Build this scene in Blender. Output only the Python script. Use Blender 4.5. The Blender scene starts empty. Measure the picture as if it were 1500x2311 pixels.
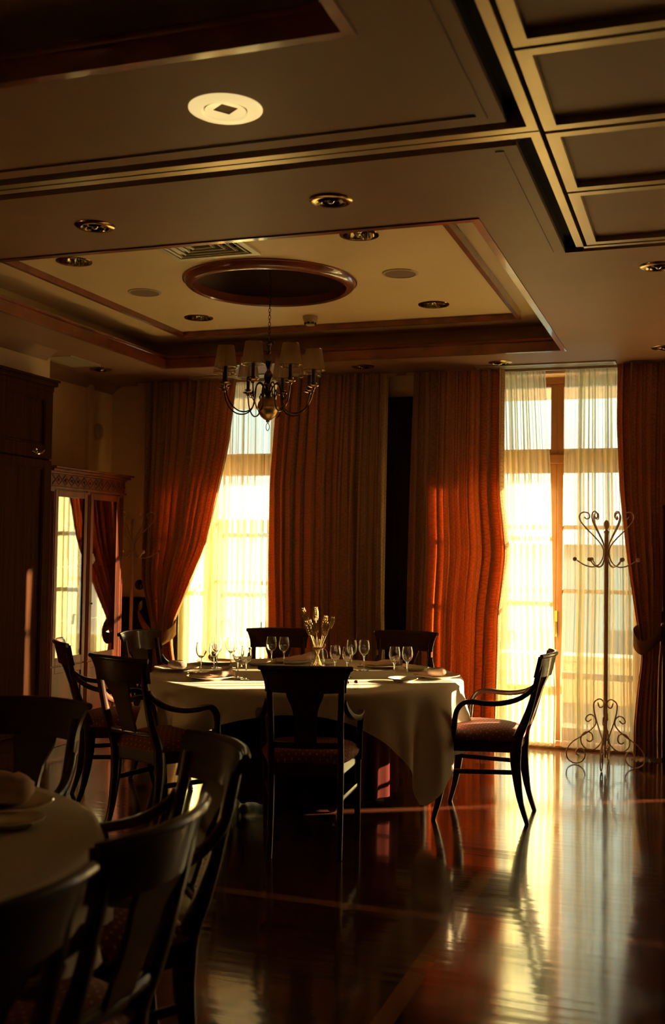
import bpy, bmesh, math, random
from math import sin, cos, pi, radians, sqrt, atan2, hypot
from mathutils import Vector, Matrix
SC = bpy.context.scene
COL = SC.collection

# ------------------------------------------------------------------ camera
cd = bpy.data.cameras.new('camera'); cam = bpy.data.objects.new('camera', cd); COL.objects.link(cam)
YAW, PITCH, ROLL = .33049, .036075, .015307
F = Vector((-sin(YAW)*cos(PITCH), cos(YAW)*cos(PITCH), sin(PITCH)))
Rr = F.cross(Vector((0, 0, 1))).normalized(); U = Rr.cross(F)
R2 = Rr*cos(ROLL)+U*sin(ROLL); U2 = -Rr*sin(ROLL)+U*cos(ROLL)
cam.matrix_world = Matrix(((R2.x, U2.x, -F.x, 0), (R2.y, U2.y, -F.y, 0), (R2.z, U2.z, -F.z, 1.45), (0, 0, 0, 1)))
cd.sensor_fit = 'VERTICAL'; cd.sensor_height = 36; cd.lens = 2441/2311*36
cd.clip_start = .05
cd.dof.use_dof = True; cd.dof.focus_distance = 5.9; cd.dof.aperture_fstop = 3.0
SC.camera = cam
# ------------------------------------------------------------------ colour management
SC.view_settings.view_transform = 'Standard'; SC.view_settings.look = 'None'
SC.view_settings.gamma = 1; SC.view_settings.use_curve_mapping = False
SC.view_settings.exposure = 0.45
SC.cycles.use_denoising = True
SC.cycles.max_bounces = 12; SC.cycles.diffuse_bounces = 5; SC.cycles.glossy_bounces = 5
SC.cycles.transmission_bounces = 8; SC.cycles.transparent_max_bounces = 24
SC.cycles.caustics_reflective = True; SC.cycles.blur_glossy = 1.0; SC.cycles.caustics_refractive = False
SC.cycles.sample_clamp_indirect = 10
# ------------------------------------------------------------------ sky and sun
SUN_E = radians(10.5)
SUN_DIR = Vector((.862*cos(SUN_E), .507*cos(SUN_E), sin(SUN_E))).normalized()
wd = bpy.data.worlds.new('world'); SC.world = wd; wd.use_nodes = True
nt = wd.node_tree; nt.nodes.clear()
n = nt.nodes.new
out = n('ShaderNodeOutputWorld'); bg = n('ShaderNodeBackground'); tc = n('ShaderNodeTexCoord')
dot = n('ShaderNodeVectorMath'); dot.operation = 'DOT_PRODUCT'; dot.inputs[1].default_value = SUN_DIR
nt.links.new(tc.outputs['Generated'], dot.inputs[0])
cr = n('ShaderNodeValToRGB'); nt.links.new(dot.outputs['Value'], cr.inputs[0])
cr.color_ramp.elements[0].position = 0.0; cr.color_ramp.elements[0].color = (.30, .44, .46, 1)
cr.color_ramp.elements[1].position = 1.0; cr.color_ramp.elements[1].color = (1, .62, .24, 1)
e = cr.color_ramp.elements.new(.5); e.color = (.68, .84, .70, 1)
e = cr.color_ramp.elements.new(.85); e.color = (.95, .88, .66, 1)
nt.links.new(cr.outputs[0], bg.inputs[0]); bg.inputs[1].default_value = 2.8
nt.links.new(bg.outputs[0], out.inputs[0])
sl = bpy.data.lights.new('sun', 'SUN'); so = bpy.data.objects.new('sun', sl); COL.objects.link(so)
sl.energy = 72; sl.color = (1, .73, .38); sl.angle = radians(.8)
so.rotation_euler = (-SUN_DIR).to_track_quat('-Z', 'Y').to_euler(); so.location = (20, 20, 6)

# ------------------------------------------------------------------ materials
def new_mat(name):
    m = bpy.data.materials.new(name); m.use_nodes = True
    return m, m.node_tree, m.node_tree.nodes['Principled BSDF']
def pmat(name, col, rough=.5, metal=0, coat=0, noise=None, bump=0, nscale=(30, 30, 30), coord='Object', spec=.5):
    m, t, b = new_mat(name)
    b.inputs['Base Color'].default_value = (*col, 1); b.inputs['Roughness'].default_value = rough
    b.inputs['Metallic'].default_value = metal; b.inputs['Coat Weight'].default_value = coat
    b.inputs['Coat Roughness'].default_value = .08; b.inputs['Specular IOR Level'].default_value = spec
    if noise or bump:
        c = t.nodes.new('ShaderNodeTexCoord'); mp = t.nodes.new('ShaderNodeMapping'); mp.inputs['Scale'].default_value = nscale
        t.links.new(c.outputs[coord], mp.inputs[0])
        nz = t.nodes.new('ShaderNodeTexNoise'); nz.inputs['Scale'].default_value = 1; nz.inputs['Detail'].default_value = 5
        t.links.new(mp.outputs[0], nz.inputs[0])
        if noise:
            r = t.nodes.new('ShaderNodeValToRGB'); r.color_ramp.elements[0].color = (*col, 1); r.color_ramp.elements[1].color = (*noise, 1)
            r.color_ramp.elements[0].position = .35; r.color_ramp.elements[1].position = .7
            t.links.new(nz.outputs['Fac'], r.inputs[0]); t.links.new(r.outputs[0], b.inputs['Base Color'])
        if bump:
            bp = t.nodes.new('ShaderNodeBump'); bp.inputs['Strength'].default_value = bump; bp.inputs['Distance'].default_value = .01
            t.links.new(nz.outputs['Fac'], bp.inputs['Height']); t.links.new(bp.outputs[0], b.inputs['Normal'])
    return m
M = {}
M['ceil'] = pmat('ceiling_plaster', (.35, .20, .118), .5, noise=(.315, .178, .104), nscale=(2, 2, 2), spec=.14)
M['recess'] = pmat('recess_shaded', (.26, .17, .11), .7)  # ceiling colour darkened to paint in the shade inside the recess
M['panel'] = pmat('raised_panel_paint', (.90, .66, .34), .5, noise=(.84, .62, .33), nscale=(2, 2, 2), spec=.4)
M['wall'] = pmat('wall_plaster', (.84, .60, .34), .5, noise=(.79, .55, .30), bump=.1, nscale=(12, 12, 12))
M['trimwood'] = pmat('cherry_trim', (.36, .085, .035), .3, coat=1.0, noise=(.17, .04, .018), nscale=(6, 6, 6))
M['chairwood'] = pmat('chair_wood', (.060, .017, .008), .35, coat=.42, noise=(.035, .010, .005), nscale=(8, 8, 40), spec=.2)
M['cabwood'] = pmat('cherry_cabinet', (.24, .042, .014), .4, coat=.0, spec=.15, noise=(.11, .028, .012), nscale=(10, 10, 2))
M['darkwood'] = pmat('dark_panel_wood', (.075, .028, .014), .6, coat=.0, spec=.0, noise=(.045, .018, .010), nscale=(40, 40, 2))
M['shadewood'] = pmat('shadowed_panel_wood', (.028, .013, .009), .6, spec=.05, noise=(.018, .009, .006), nscale=(40, 40, 2))  # panel wood darkened again: shadow between the windows put into the colour
M['winwood'] = pmat('window_wood', (.42, .17, .05), .35, coat=.3, noise=(.33, .12, .035), nscale=(30, 30, 3))
M['strip'] = pmat('satin_track', (.52, .38, .20), .34, metal=.45, noise=(.42, .31, .16), nscale=(3, 3, 3))
M['groove'] = pmat('groove_black', (.012, .009, .008), .9)
M['vent'] = pmat('vent_metal', (.62, .55, .38), .4, metal=.3)
M['brass'] = pmat('brass', (.42, .26, .09), .18, metal=1)
M['brushed'] = pmat('brushed_brass', (.50, .30, .11), .3, metal=1, bump=.15, nscale=(300, 300, 2))
M['darkbrass'] = pmat('dark_brass', (.13, .075, .03), .2, metal=1)
M['chrome'] = pmat('chrome', (.7, .62, .45), .08, metal=1)
M['shade'] = None
M['cream'] = pmat('cream_paint', (.62, .47, .29), .4)
M['plastic'] = pmat('cream_plastic', (.55, .42, .27), .45)
M['cushion'] = None
M['china'] = pmat('china', (.78, .70, .55), .12, coat=.5)
M['napkin'] = pmat('napkin_cloth', (.62, .40, .30), .9, bump=.2, nscale=(200, 200, 200))
M['silver'] = pmat('cutlery', (.6, .55, .45), .12, metal=1)
M['iron'] = pmat('cream_iron', (.80, .56, .38), .4, noise=(.7, .45, .28), nscale=(40, 40, 40))
M['wheat'] = pmat('wheat', (.34, .20, .055), .7, noise=(.24, .13, .035), nscale=(60, 60, 60))
M['stem'] = pmat('straw', (.55, .36, .13), .7)
M['twine'] = pmat('ribbon', (.40, .17, .10), .7)
M['board'] = pmat('board_wood', (.30, .11, .04), .4, noise=(.2, .07, .025), nscale=(20, 4, 20))
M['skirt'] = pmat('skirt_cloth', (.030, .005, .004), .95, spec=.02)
M['stone'] = pmat('terrace_stone', (.74, .69, .56), .8, noise=(.66, .60, .48), nscale=(3, 3, 3))
M['facade'] = pmat('facade', (.50, .58, .50), .9, noise=(.44, .52, .44), nscale=(.5, .5, .5))
M['facade2'] = pmat('facade_ochre', (.62, .50, .32), .9, noise=(.55, .42, .27), nscale=(.5, .5, .5))
M['roof'] = pmat('roof_tile', (.34, .16, .09), .9)
M['darkglass'] = pmat('dark_window', (.10, .13, .14), .1)
M['candle'] = pmat('candle_tube', (.05, .03, .02), .4)
M['bulb'] = pmat('bulb_glass', (.55, .5, .4), .08, metal=.8)

def cloth_mat(name, diff, trans, tf, stripes=False, transparent=0.0):
    m, t, b = new_mat(name); t.nodes.remove(b); nn = t.nodes.new; L = t.links.new
    o = t.nodes['Material Output']; d = nn('ShaderNodeBsdfDiffuse'); tr = nn('ShaderNodeBsdfTranslucent')
    mx = nn('ShaderNodeMixShader'); mx.inputs[0].default_value = tf
    d.inputs[0].default_value = (*diff, 1); tr.inputs[0].default_value = (*trans, 1)
    L(d.outputs[0], mx.inputs[1]); L(tr.outputs[0], mx.inputs[2]); last = mx
    uv = nn('ShaderNodeUVMap')
    if stripes:
        sx = nn('ShaderNodeSeparateXYZ'); L(uv.outputs[0], sx.inputs[0])
        # wide alternating bands (cloth metres)
        f = nn('ShaderNodeMath'); f.operation = 'MULTIPLY'; f.inputs[1].default_value = 1/.13; L(sx.outputs[0], f.inputs[0])
        fr = nn('ShaderNodeMath'); fr.operation = 'FRACT'; L(f.outputs[0], fr.inputs[0])
        rp = nn('ShaderNodeValToRGB'); rp.color_ramp.interpolation = 'CONSTANT'; L(fr.outputs[0], rp.inputs[0])
        E_ = rp.color_ramp.elements; E_[0].position = 0; E_[0].color = (1, 1, 1, 1); E_[1].position = .45; E_[1].color = (.35, .35, .35, 1)
        a = E_.new(.5); a.color = (.75, .75, .75, 1); a = E_.new(.72); a.color = (.35, .35, .35, 1); a = E_.new(.77); a.color = (.62, .62, .62, 1); a = E_.new(.95); a.color = (.35, .35, .35, 1)
        # scroll pattern inside the wide band
        mp = nn('ShaderNodeMapping'); mp.inputs['Scale'].default_value = (1/.13, 1/.16, 1); L(uv.outputs[0], mp.inputs[0])
        vo = nn('ShaderNodeTexVoronoi'); vo.feature = 'F1'; vo.inputs['Scale'].default_value = 2.0; vo.inputs['Randomness'].default_value = .25; L(mp.outputs[0], vo.inputs[0])
        ws = nn('ShaderNodeMath'); ws.operation = 'MULTIPLY'; ws.inputs[1].default_value = 28; L(vo.outputs['Distance'], ws.inputs[0])
        sn = nn('ShaderNodeMath'); sn.operation = 'SINE'; L(ws.outputs[0], sn.inputs[0])
        pr = nn('ShaderNodeMapRange'); pr.inputs[1].default_value = -1; pr.inputs[2].default_value = 1; pr.inputs[3].default_value = .75; pr.inputs[4].default_value = 1.25; L(sn.outputs[0], pr.inputs[0])
        mu = nn('ShaderNodeMath'); mu.operation = 'MULTIPLY'; L(rp.outputs[0], mu.inputs[0]); L(pr.outputs[0], mu.inputs[1])
        for sh, c0, c1 in ((d, tuple(x*.45 for x in diff), tuple(x*1.25 for x in diff)), (tr, tuple(x*.12 for x in trans), tuple(min(1, x*1.15) for x in trans))):
            mc = nn('ShaderNodeMix'); mc.data_type = 'RGBA'; mc.inputs[6].default_value = (*c0, 1); mc.inputs[7].default_value = (*c1, 1)
            L(mu.outputs[0], mc.inputs[0]); L(mc.outputs[2], sh.inputs[0])
        bp = nn('ShaderNodeBump'); bp.inputs['Strength'].default_value = .3; bp.inputs['Distance'].default_value = .004
        L(mu.outputs[0], bp.inputs['Height']); L(bp.outputs[0], d.inputs['Normal'])
    if transparent:
        ta = nn('ShaderNodeBsdfTransparent'); m2 = nn('ShaderNodeMixShader')
        # thread density varies softly across the cloth
        mp = nn('ShaderNodeMapping'); mp.inputs['Scale'].default_value = (60, .6, 1); L(uv.outputs[0], mp.inputs[0])
        nz = nn('ShaderNodeTexNoise'); nz.inputs['Scale'].default_value = 1; L(mp.outputs[0], nz.inputs[0])
        mr = nn('ShaderNodeMapRange'); mr.inputs[3].default_value = transparent*.6; mr.inputs[4].default_value = transparent*1.4; L(nz.outputs[0], mr.inputs[0])
        L(mr.outputs[0], m2.inputs[0]); L(last.outputs[0], m2.inputs[1]); L(ta.outputs[0], m2.inputs[2]); last = m2
    L(last.outputs[0], o.inputs[0])
    return m
M['curtain'] = cloth_mat('curtain_damask', (.58, .36, .20), (.85, .14, .025), .10, stripes=True)
M['tieback'] = cloth_mat('tieback_cloth', (.24, .12, .045), (.5, .1, .02), .1)
M['sheer'] = cloth_mat('sheer_voile', (.80, .80, .58), (.86, .87, .60), .62, transparent=.38)
M['tablecloth'] = cloth_mat('white_tablecloth', (.80, .70, .56), (.6, .45, .25), .18)
M['shade'] = cloth_mat('pleated_shade', (.30, .19, .10), (.45, .27, .13), .4, transparent=.25)

def seat_mat():
    m, t, b = new_mat('dotted_seat'); nn = t.nodes.new; L = t.links.new
    c = nn('ShaderNodeTexCoord'); mp = nn('ShaderNodeMapping'); mp.inputs['Scale'].default_value = (42, 42, 0); mp.inputs['Rotation'].default_value = (0, 0, radians(45))
    L(c.outputs['Object'], mp.inputs[0]); v = nn('ShaderNodeTexVoronoi'); v.inputs['Randomness'].default_value = 0; v.inputs['Scale'].default_value = 1; L(mp.outputs[0], v.inputs[0])
    r = nn('ShaderNodeValToRGB'); r.color_ramp.interpolation = 'CONSTANT'; r.color_ramp.elements[0].color = (.42, .20, .11, 1); r.color_ramp.elements[1].position = .16; r.color_ramp.elements[1].color = (.17, .030, .020, 1)
    L(v.outputs['Distance'], r.inputs[0]); L(r.outputs[0], b.inputs['Base Color']); b.inputs['Roughness'].default_value = .75
    return m
M['cushion'] = seat_mat()

def glass_mat(name, tint=(1, 1, 1), refl=.12, rough=.0):
    m, t, b = new_mat(name); t.nodes.remove(b); nn = t.nodes.new; L = t.links.new; o = t.nodes['Material Output']
    ta = nn('ShaderNodeBsdfTransparent'); ta.inputs[0].default_value = (*tint, 1); g = nn('ShaderNodeBsdfGlossy'); g.inputs['Roughness'].default_value = rough
    lw = nn('ShaderNodeLayerWeight'); lw.inputs[0].default_value = .5; pw = nn('ShaderNodeMath'); pw.operation = 'POWER'; pw.inputs[1].default_value = 4; mr = nn('ShaderNodeMapRange'); mr.inputs[3].default_value = refl*.5; mr.inputs[4].default_value = .9
    L(lw.outputs['Facing'], pw.inputs[0]); L(pw.outputs[0], mr.inputs[0])
    mx = nn('ShaderNodeMixShader'); L(mr.outputs[0], mx.inputs[0]); L(ta.outputs[0], mx.inputs[1]); L(g.outputs[0], mx.inputs[2]); L(mx.outputs[0], o.inputs[0])
    return m
M['pane'] = glass_mat('window_pane', (.96, .98, .96), .05)
M['cabglass'] = glass_mat('cabinet_pane', (.92, .94, .92), .25)
def wine_mat():
    m, t, b = new_mat('wine_glass')
    b.inputs['Base Color'].default_value = (1, 1, 1, 1); b.inputs['Roughness'].default_value = 0; b.inputs['Transmission Weight'].default_value = 1; b.inputs['IOR'].default_value = 1.45
    return m
M['glass'] = glass_mat('clear_glassware', (.97, .98, .95), .22)

def floor_mat():
    m, t, b = new_mat('parquet'); nn = t.nodes.new; L = t.links.new
    c = nn('ShaderNodeTexCoord'); s = nn('ShaderNodeSeparateXYZ'); L(c.outputs['Object'], s.inputs[0])
    br = nn('ShaderNodeTexBrick'); br.inputs['Scale'].default_value = 1; br.inputs['Brick Width'].default_value = .55; br.inputs['Row Height'].default_value = .07
    br.inputs['Mortar Size'].default_value = .0012; br.inputs['Color1'].default_value = (.070, .021, .010, 1); br.inputs['Color2'].default_value = (.042, .012, .006, 1); br.inputs['Mortar'].default_value = (.02, .006, .004, 1)
    L(c.outputs['Object'], br.inputs[0])
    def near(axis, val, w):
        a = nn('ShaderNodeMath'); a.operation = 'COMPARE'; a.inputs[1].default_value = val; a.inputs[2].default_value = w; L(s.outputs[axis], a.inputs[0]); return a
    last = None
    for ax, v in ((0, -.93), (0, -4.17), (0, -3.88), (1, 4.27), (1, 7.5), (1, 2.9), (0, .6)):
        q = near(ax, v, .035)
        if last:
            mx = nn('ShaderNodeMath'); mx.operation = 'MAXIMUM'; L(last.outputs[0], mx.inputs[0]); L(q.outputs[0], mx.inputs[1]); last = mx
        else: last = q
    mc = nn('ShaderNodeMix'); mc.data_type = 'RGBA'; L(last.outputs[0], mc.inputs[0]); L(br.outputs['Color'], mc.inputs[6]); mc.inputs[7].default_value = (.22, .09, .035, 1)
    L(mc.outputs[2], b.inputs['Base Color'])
    # planks are slightly cupped: ripples across the rows, plus scuffs in the varnish
    w = nn('ShaderNodeMath'); w.operation = 'MULTIPLY'; w.inputs[1].default_value = 2*pi/.07; L(s.outputs[1], w.inputs[0]); sn = nn('ShaderNodeMath'); sn.operation = 'SINE'; L(w.outputs[0], sn.inputs[0])
    mp = nn('ShaderNodeMapping'); mp.inputs['Scale'].default_value = (1.5, 14, 1); L(c.outputs['Object'], mp.inputs[0]); nz = nn('ShaderNodeTexNoise'); nz.inputs['Scale'].default_value = 1.2; nz.inputs['Detail'].default_value = 4; L(mp.outputs[0], nz.inputs[0])
    ad = nn('ShaderNodeMath'); ad.operation = 'MULTIPLY_ADD'; ad.inputs[1].default_value = 7.0; L(nz.outputs[0], ad.inputs[0]); sc_ = nn('ShaderNodeMath'); sc_.operation = 'MULTIPLY'; sc_.inputs[1].default_value = .4; L(sn.outputs[0], sc_.inputs[0]); L(sc_.outputs[0], ad.inputs[2])
    bp = nn('ShaderNodeBump'); bp.inputs['Strength'].default_value = .10; bp.inputs['Distance'].default_value = .0011; L(ad.outputs[0], bp.inputs['Height'])
    bp2 = nn('ShaderNodeBump'); bp2.invert = True; bp2.inputs['Strength'].default_value = .3; bp2.inputs['Distance'].default_value = .0015; L(br.outputs['Fac'], bp2.inputs['Height']); L(bp.outputs[0], bp2.inputs['Normal'])
    L(bp2.outputs[0], b.inputs['Normal'])
    n2 = nn('ShaderNodeTexNoise'); n2.inputs['Scale'].default_value = 2.5; n2.inputs['Detail'].default_value = 8; L(c.outputs['Object'], n2.inputs[0])
    mr = nn('ShaderNodeMapRange'); mr.inputs[1].default_value = .35; mr.inputs[2].default_value = .7; mr.inputs[3].default_value = .10; mr.inputs[4].default_value = .24; L(n2.outputs[0], mr.inputs[0]); L(mr.outputs[0], b.inputs['Roughness'])
    b.inputs['Specular IOR Level'].default_value = .35
    b.inputs['Coat Weight'].default_value = .85; b.inputs['Coat IOR'].default_value = 1.45; b.inputs['Coat Roughness'].default_value = .08; L(bp.outputs[0], b.inputs['Coat Normal'])
    return m
M['floor'] = floor_mat()

# ------------------------------------------------------------------ mesh helpers
def BM(): return bmesh.new()
def box(bm, x0, x1, y0, y1, z0, z1, mtx=None):
    vs = [bm.verts.new((x, y, z)) for z in (z0, z1) for y in (y0, y1) for x in (x0, x1)]
    if mtx: 
        for v in vs: v.co = mtx @ v.co
    for f in ((0, 2, 3, 1), (4, 5, 7, 6), (0, 1, 5, 4), (2, 6, 7, 3), (0, 4, 6, 2), (1, 3, 7, 5)): bm.faces.new([vs[i] for i in f])
    return vs
def lathe(bm, prof, n=24, c=(0, 0, 0), mtx=None, closed=False):
    rings = []
    for r, z in prof:
        if r < 1e-6: rings.append([bm.verts.new((c[0], c[1], c[2]+z))])
        else: rings.append([bm.verts.new((c[0]+r*cos(2*pi*k/n), c[1]+r*sin(2*pi*k/n), c[2]+z)) for k in range(n)])
    if mtx:
        for R in rings:
            for v in R: v.co = mtx @ v.co
    pairs = list(zip(rings[:-1], rings[1:]))
    if closed: pairs.append((rings[-1], rings[0]))
    for a, b in pairs:
        for k in range(n):
            k2 = (k+1) % n
            if len(a) == 1 and len(b) == 1: continue
            if len(a) == 1: bm.faces.new((a[0], b[k2], b[k]))
            elif len(b) == 1: bm.faces.new((a[k], a[k2], b[0]))
            else: bm.faces.new((a[k], a[k2], b[k2], b[k]))
def smooth_pts(pts, sub=4, closed=False):
    P = [Vector(p) for p in pts]; out = []
    n = len(P)
    for i in range(n if closed else n-1):
        p0 = P[i-1] if (i or closed) else P[0]*2-P[1]; p1 = P[i]; p2 = P[(i+1) % n]; p3 = P[(i+2) % n] if (closed or i+2 < n) else P[-1]*2-P[-2]
        for k in range(sub):
            t = k/sub
            out.append(.5*((2*p1)+(p2-p0)*t+(2*p0-5*p1+4*p2-p3)*t*t+(3*p1-p0-3*p2+p3)*t*t*t))
    if not closed: out.append(P[-1])
    return out
def tube(bm, pts, rad, n=8, closed=False, cap=True):
    P = [Vector(p) for p in pts]; m = len(P); rs = rad if isinstance(rad, (list, tuple)) else [rad]*m
    if len(rs) != m: rs = [rs[0]+(rs[-1]-rs[0])*i/(m-1) for i in range(m)]
    rings = []; prev = None
    for i in range(m):
        a = P[i-1] if (i or closed) else P[0]; b = P[(i+1) % m] if (closed or i+1 < m) else P[-1]
        t = (b-a).normalized()
        if prev is None:
            s = Vector((0, 0, 1)) if abs(t.z) < .9 else Vector((1, 0, 0)); nrm = (s-t*s.dot(t)).normalized()
        else: nrm = (prev-t*prev.dot(t)).normalized()
        prev = nrm; bi = t.cross(nrm)
        rings.append([bm.verts.new(P[i]+(nrm*cos(2*pi*k/n)+bi*sin(2*pi*k/n))*rs[i]) for k in range(n)])
    for i in range(m if closed else m-1):
        A, B = rings[i], rings[(i+1) % m]
        for k in range(n): bm.faces.new((A[k], A[(k+1) % n], B[(k+1) % n], B[k]))
    if cap and not closed: bm.faces.new(rings[0][::-1]); bm.faces.new(rings[-1])
def bar(bm, pts, ws, ds, side=Vector((1, 0, 0))):
    """rectangular section swept along pts; width ws along 'side', depth ds across"""
    P = [Vector(p) for p in pts]; m = len(P)
    def ex(a): return a if isinstance(a, (list, tuple)) else [a]*m
    ws, ds = ex(ws), ex(ds)
    if len(ws) != m: ws = [ws[0]+(ws[-1]-ws[0])*i/(m-1) for i in range(m)]
    if len(ds) != m: ds = [ds[0]+(ds[-1]-ds[0])*i/(m-1) for i in range(m)]
    rings = []
    for i in range(m):
        t = (P[min(i+1, m-1)]-P[max(i-1, 0)]).normalized()
        s = (side-t*side.dot(t)).normalized(); u = t.cross(s)
        w, d = ws[i]/2, ds[i]/2; c = .28*min(w, d)
        ring = []
        for (a, b) in ((w-c, d), (w, d-c), (w, -d+c), (w-c, -d), (-w+c, -d), (-w, -d+c), (-w, d-c), (-w+c, d)):
            ring.append(bm.verts.new(P[i]+s*a+u*b))
        rings.append(ring)
    for i in range(m-1):
        A, B = rings[i], rings[i+1]
        for k in range(8): bm.faces.new((A[k], B[k], B[(k+1) % 8], A[(k+1) % 8]))
    bm.faces.new(rings[0]); bm.faces.new(rings[-1][::-1])
def sphere(bm, c, r, seg=14, sz=1.0):
    prof = [(r*sin(pi*i/seg), -r*sz*cos(pi*i/seg)) for i in range(seg+1)]
    prof[0] = (0, -r*sz); prof[-1] = (0, r*sz); lathe(bm, prof, seg+4, c)
def obj(name, bm, mat, parent=None, smooth=True, loc=None, bevel=0, angle=40):
    bmesh.ops.recalc_face_normals(bm, faces=bm.faces[:])
    me = bpy.data.meshes.new(name); bm.to_mesh(me); bm.free()
    if smooth:
        for p in me.polygons: p.use_smooth = True
        try: me.set_sharp_from_angle(angle=radians(angle))
        except Exception: pass
    me.materials.append(M[mat] if isinstance(mat, str) else mat)
    o = bpy.data.objects.new(name, me); COL.objects.link(o)
    if parent: o.parent = parent
    if loc: o.location = loc
    if bevel:
        b = o.modifiers.new('bevel', 'BEVEL'); b.width = bevel; b.segments = 2; b.limit_method = 'ANGLE'
    return o
def tag(o, label=None, cat=None, group=None, kind=None):
    if label: o['label'] = label
    if cat: o['category'] = cat
    if group: o['group'] = group
    if kind: o['kind'] = kind
    return o
def thing(name, label, cat, loc=(0, 0, 0), rz=0, group=None):
    o = bpy.data.objects.new(name, None); COL.objects.link(o); o.empty_display_size = .1
    o.location = loc; o.rotation_euler = (0, 0, rz); tag(o, label, cat, group)
    return o
def kids(o): return [c for c in list(bpy.data.objects) if c.parent == o]
def copy_tree(o, parent=None):
    c = o.copy(); COL.objects.link(c); c.parent = parent
    for ch in kids(o): copy_tree(ch, c)
    return c
def struct(name, bm, mat, smooth=False, parent=None, label=None):
    o = obj(name, bm, mat, parent, smooth)
    if not parent: o['kind'] = 'structure'
    if label: o['label'] = label
    return o
def sstruct(name, loc=(0, 0, 0)):
    o = bpy.data.objects.new(name, None); COL.objects.link(o); o.location = loc; o['kind'] = 'structure'; return o

# ------------------------------------------------------------------ room shell
CZ = 2.85; XL, XN, XR, YB, YF = -4.87, -4.45, 5.2, 8.25, -4.5
bm = BM(); box(bm, XL-.2, XR+.2, YF-.2, YB+.3, -.1, 0); struct('floor', bm, 'floor')

def rect_fill(bm, x0, x1, y0, y1, holes, z0, z1):
    xs = sorted({x0, x1, *[min(max(v, x0), x1) for h in holes for v in h[:2]]}); ys = sorted({y0, y1, *[min(max(v, y0), y1) for h in holes for v in h[2:]]})
    for a, b in zip(xs[:-1], xs[1:]):
        run = None
        for c, d in zip(ys[:-1], ys[1:]):
            mx, my = (a+b)/2, (c+d)/2
            if any(h[0] < mx < h[1] and h[2] < my < h[3] for h in holes):
                if run: box(bm, a, b, run[0], run[1], z0, z1); run = None
            else: run = (run[0], d) if run else (c, d)
        if run: box(bm, a, b, run[0], run[1], z0, z1)
TX0, TX1 = -3.97, -.89
T1 = (TX0, TX1, 4.42, 7.49); T2 = (TX0, TX1, -.32, 2.74)
XG = (XL-.2, -.61, 3.45, 3.66); CF = (-.61, XR+.2, YF-.2, 5.05)
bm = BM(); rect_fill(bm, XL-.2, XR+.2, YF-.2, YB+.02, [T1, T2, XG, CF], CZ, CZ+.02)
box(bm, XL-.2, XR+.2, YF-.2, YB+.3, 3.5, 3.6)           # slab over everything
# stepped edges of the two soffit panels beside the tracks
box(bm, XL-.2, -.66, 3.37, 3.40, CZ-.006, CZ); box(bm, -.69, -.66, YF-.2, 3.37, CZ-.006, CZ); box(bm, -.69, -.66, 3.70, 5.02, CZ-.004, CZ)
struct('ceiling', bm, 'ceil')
bm = BM(); box(bm, XL-.2, -.60, 3.43, 3.68, CZ+.06, CZ+.08); box(bm, XL-.2, -.60, 3.43, 3.45, CZ+.02, CZ+.08); box(bm, XL-.2, -.60, 3.66, 3.68, CZ+.02, CZ+.08)
rect_fill(bm, -.63, XR+.2, YF-.2, 5.07, [], CZ+.06, CZ+.08); box(bm, -.61, XR+.2, 5.05, 5.07, CZ+.02, CZ+.08); box(bm, -.63, -.61, YF-.2, 5.07, CZ+.02, CZ+.08)
struct('trim_1', bm, 'groove')
# movable-wall tracks: pairs of satin strips
bm = BM()
z0, z1 = CZ-.004, CZ+.061
box(bm, XL-.2, -.55, 3.50, 3.54, z0, z1); box(bm, XL-.2, -.517, 3.552, 3.592, z0, z1)
box(bm, -.55, -.517, YF-.2, 3.54, z0, z1); box(bm, -.55, -.517, 3.592, 4.985, z0, z1); box(bm, -.55, XR+.2, 4.955, 4.985, z0, z1)
struct('trim_2', bm, 'strip')
bm = BM(); bp_ = BM()
ys = [(-1.5, -.83), (-.80, -.20), (-.17, .43), (.46, 1.05), (1.08, 1.68), (1.71, 2.30), (2.33, 2.935), (2.955, 3.555), (3.58, 4.185), (4.205, 4.935)]
for i in range(8):
    xa = -.50+i*.68; xb = xa+.66
    for ya, yb in ys:
        box(bm, xa, xa+.043, ya, yb, z0, z1); box(bm, xb-.043, xb, ya, yb, z0, z1); box(bm, xa+.043, xb-.043, ya, ya+.04, z0, z1); box(bm, xa+.043, xb-.043, yb-.04, yb, z0, z1)
        box(bp_, xa+.043, xb-.043, ya+.04, yb-.04, CZ+.018, CZ+.03)
struct('trim_3', bm, 'strip'); struct('trim_4', bp_, 'ceil')

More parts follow.
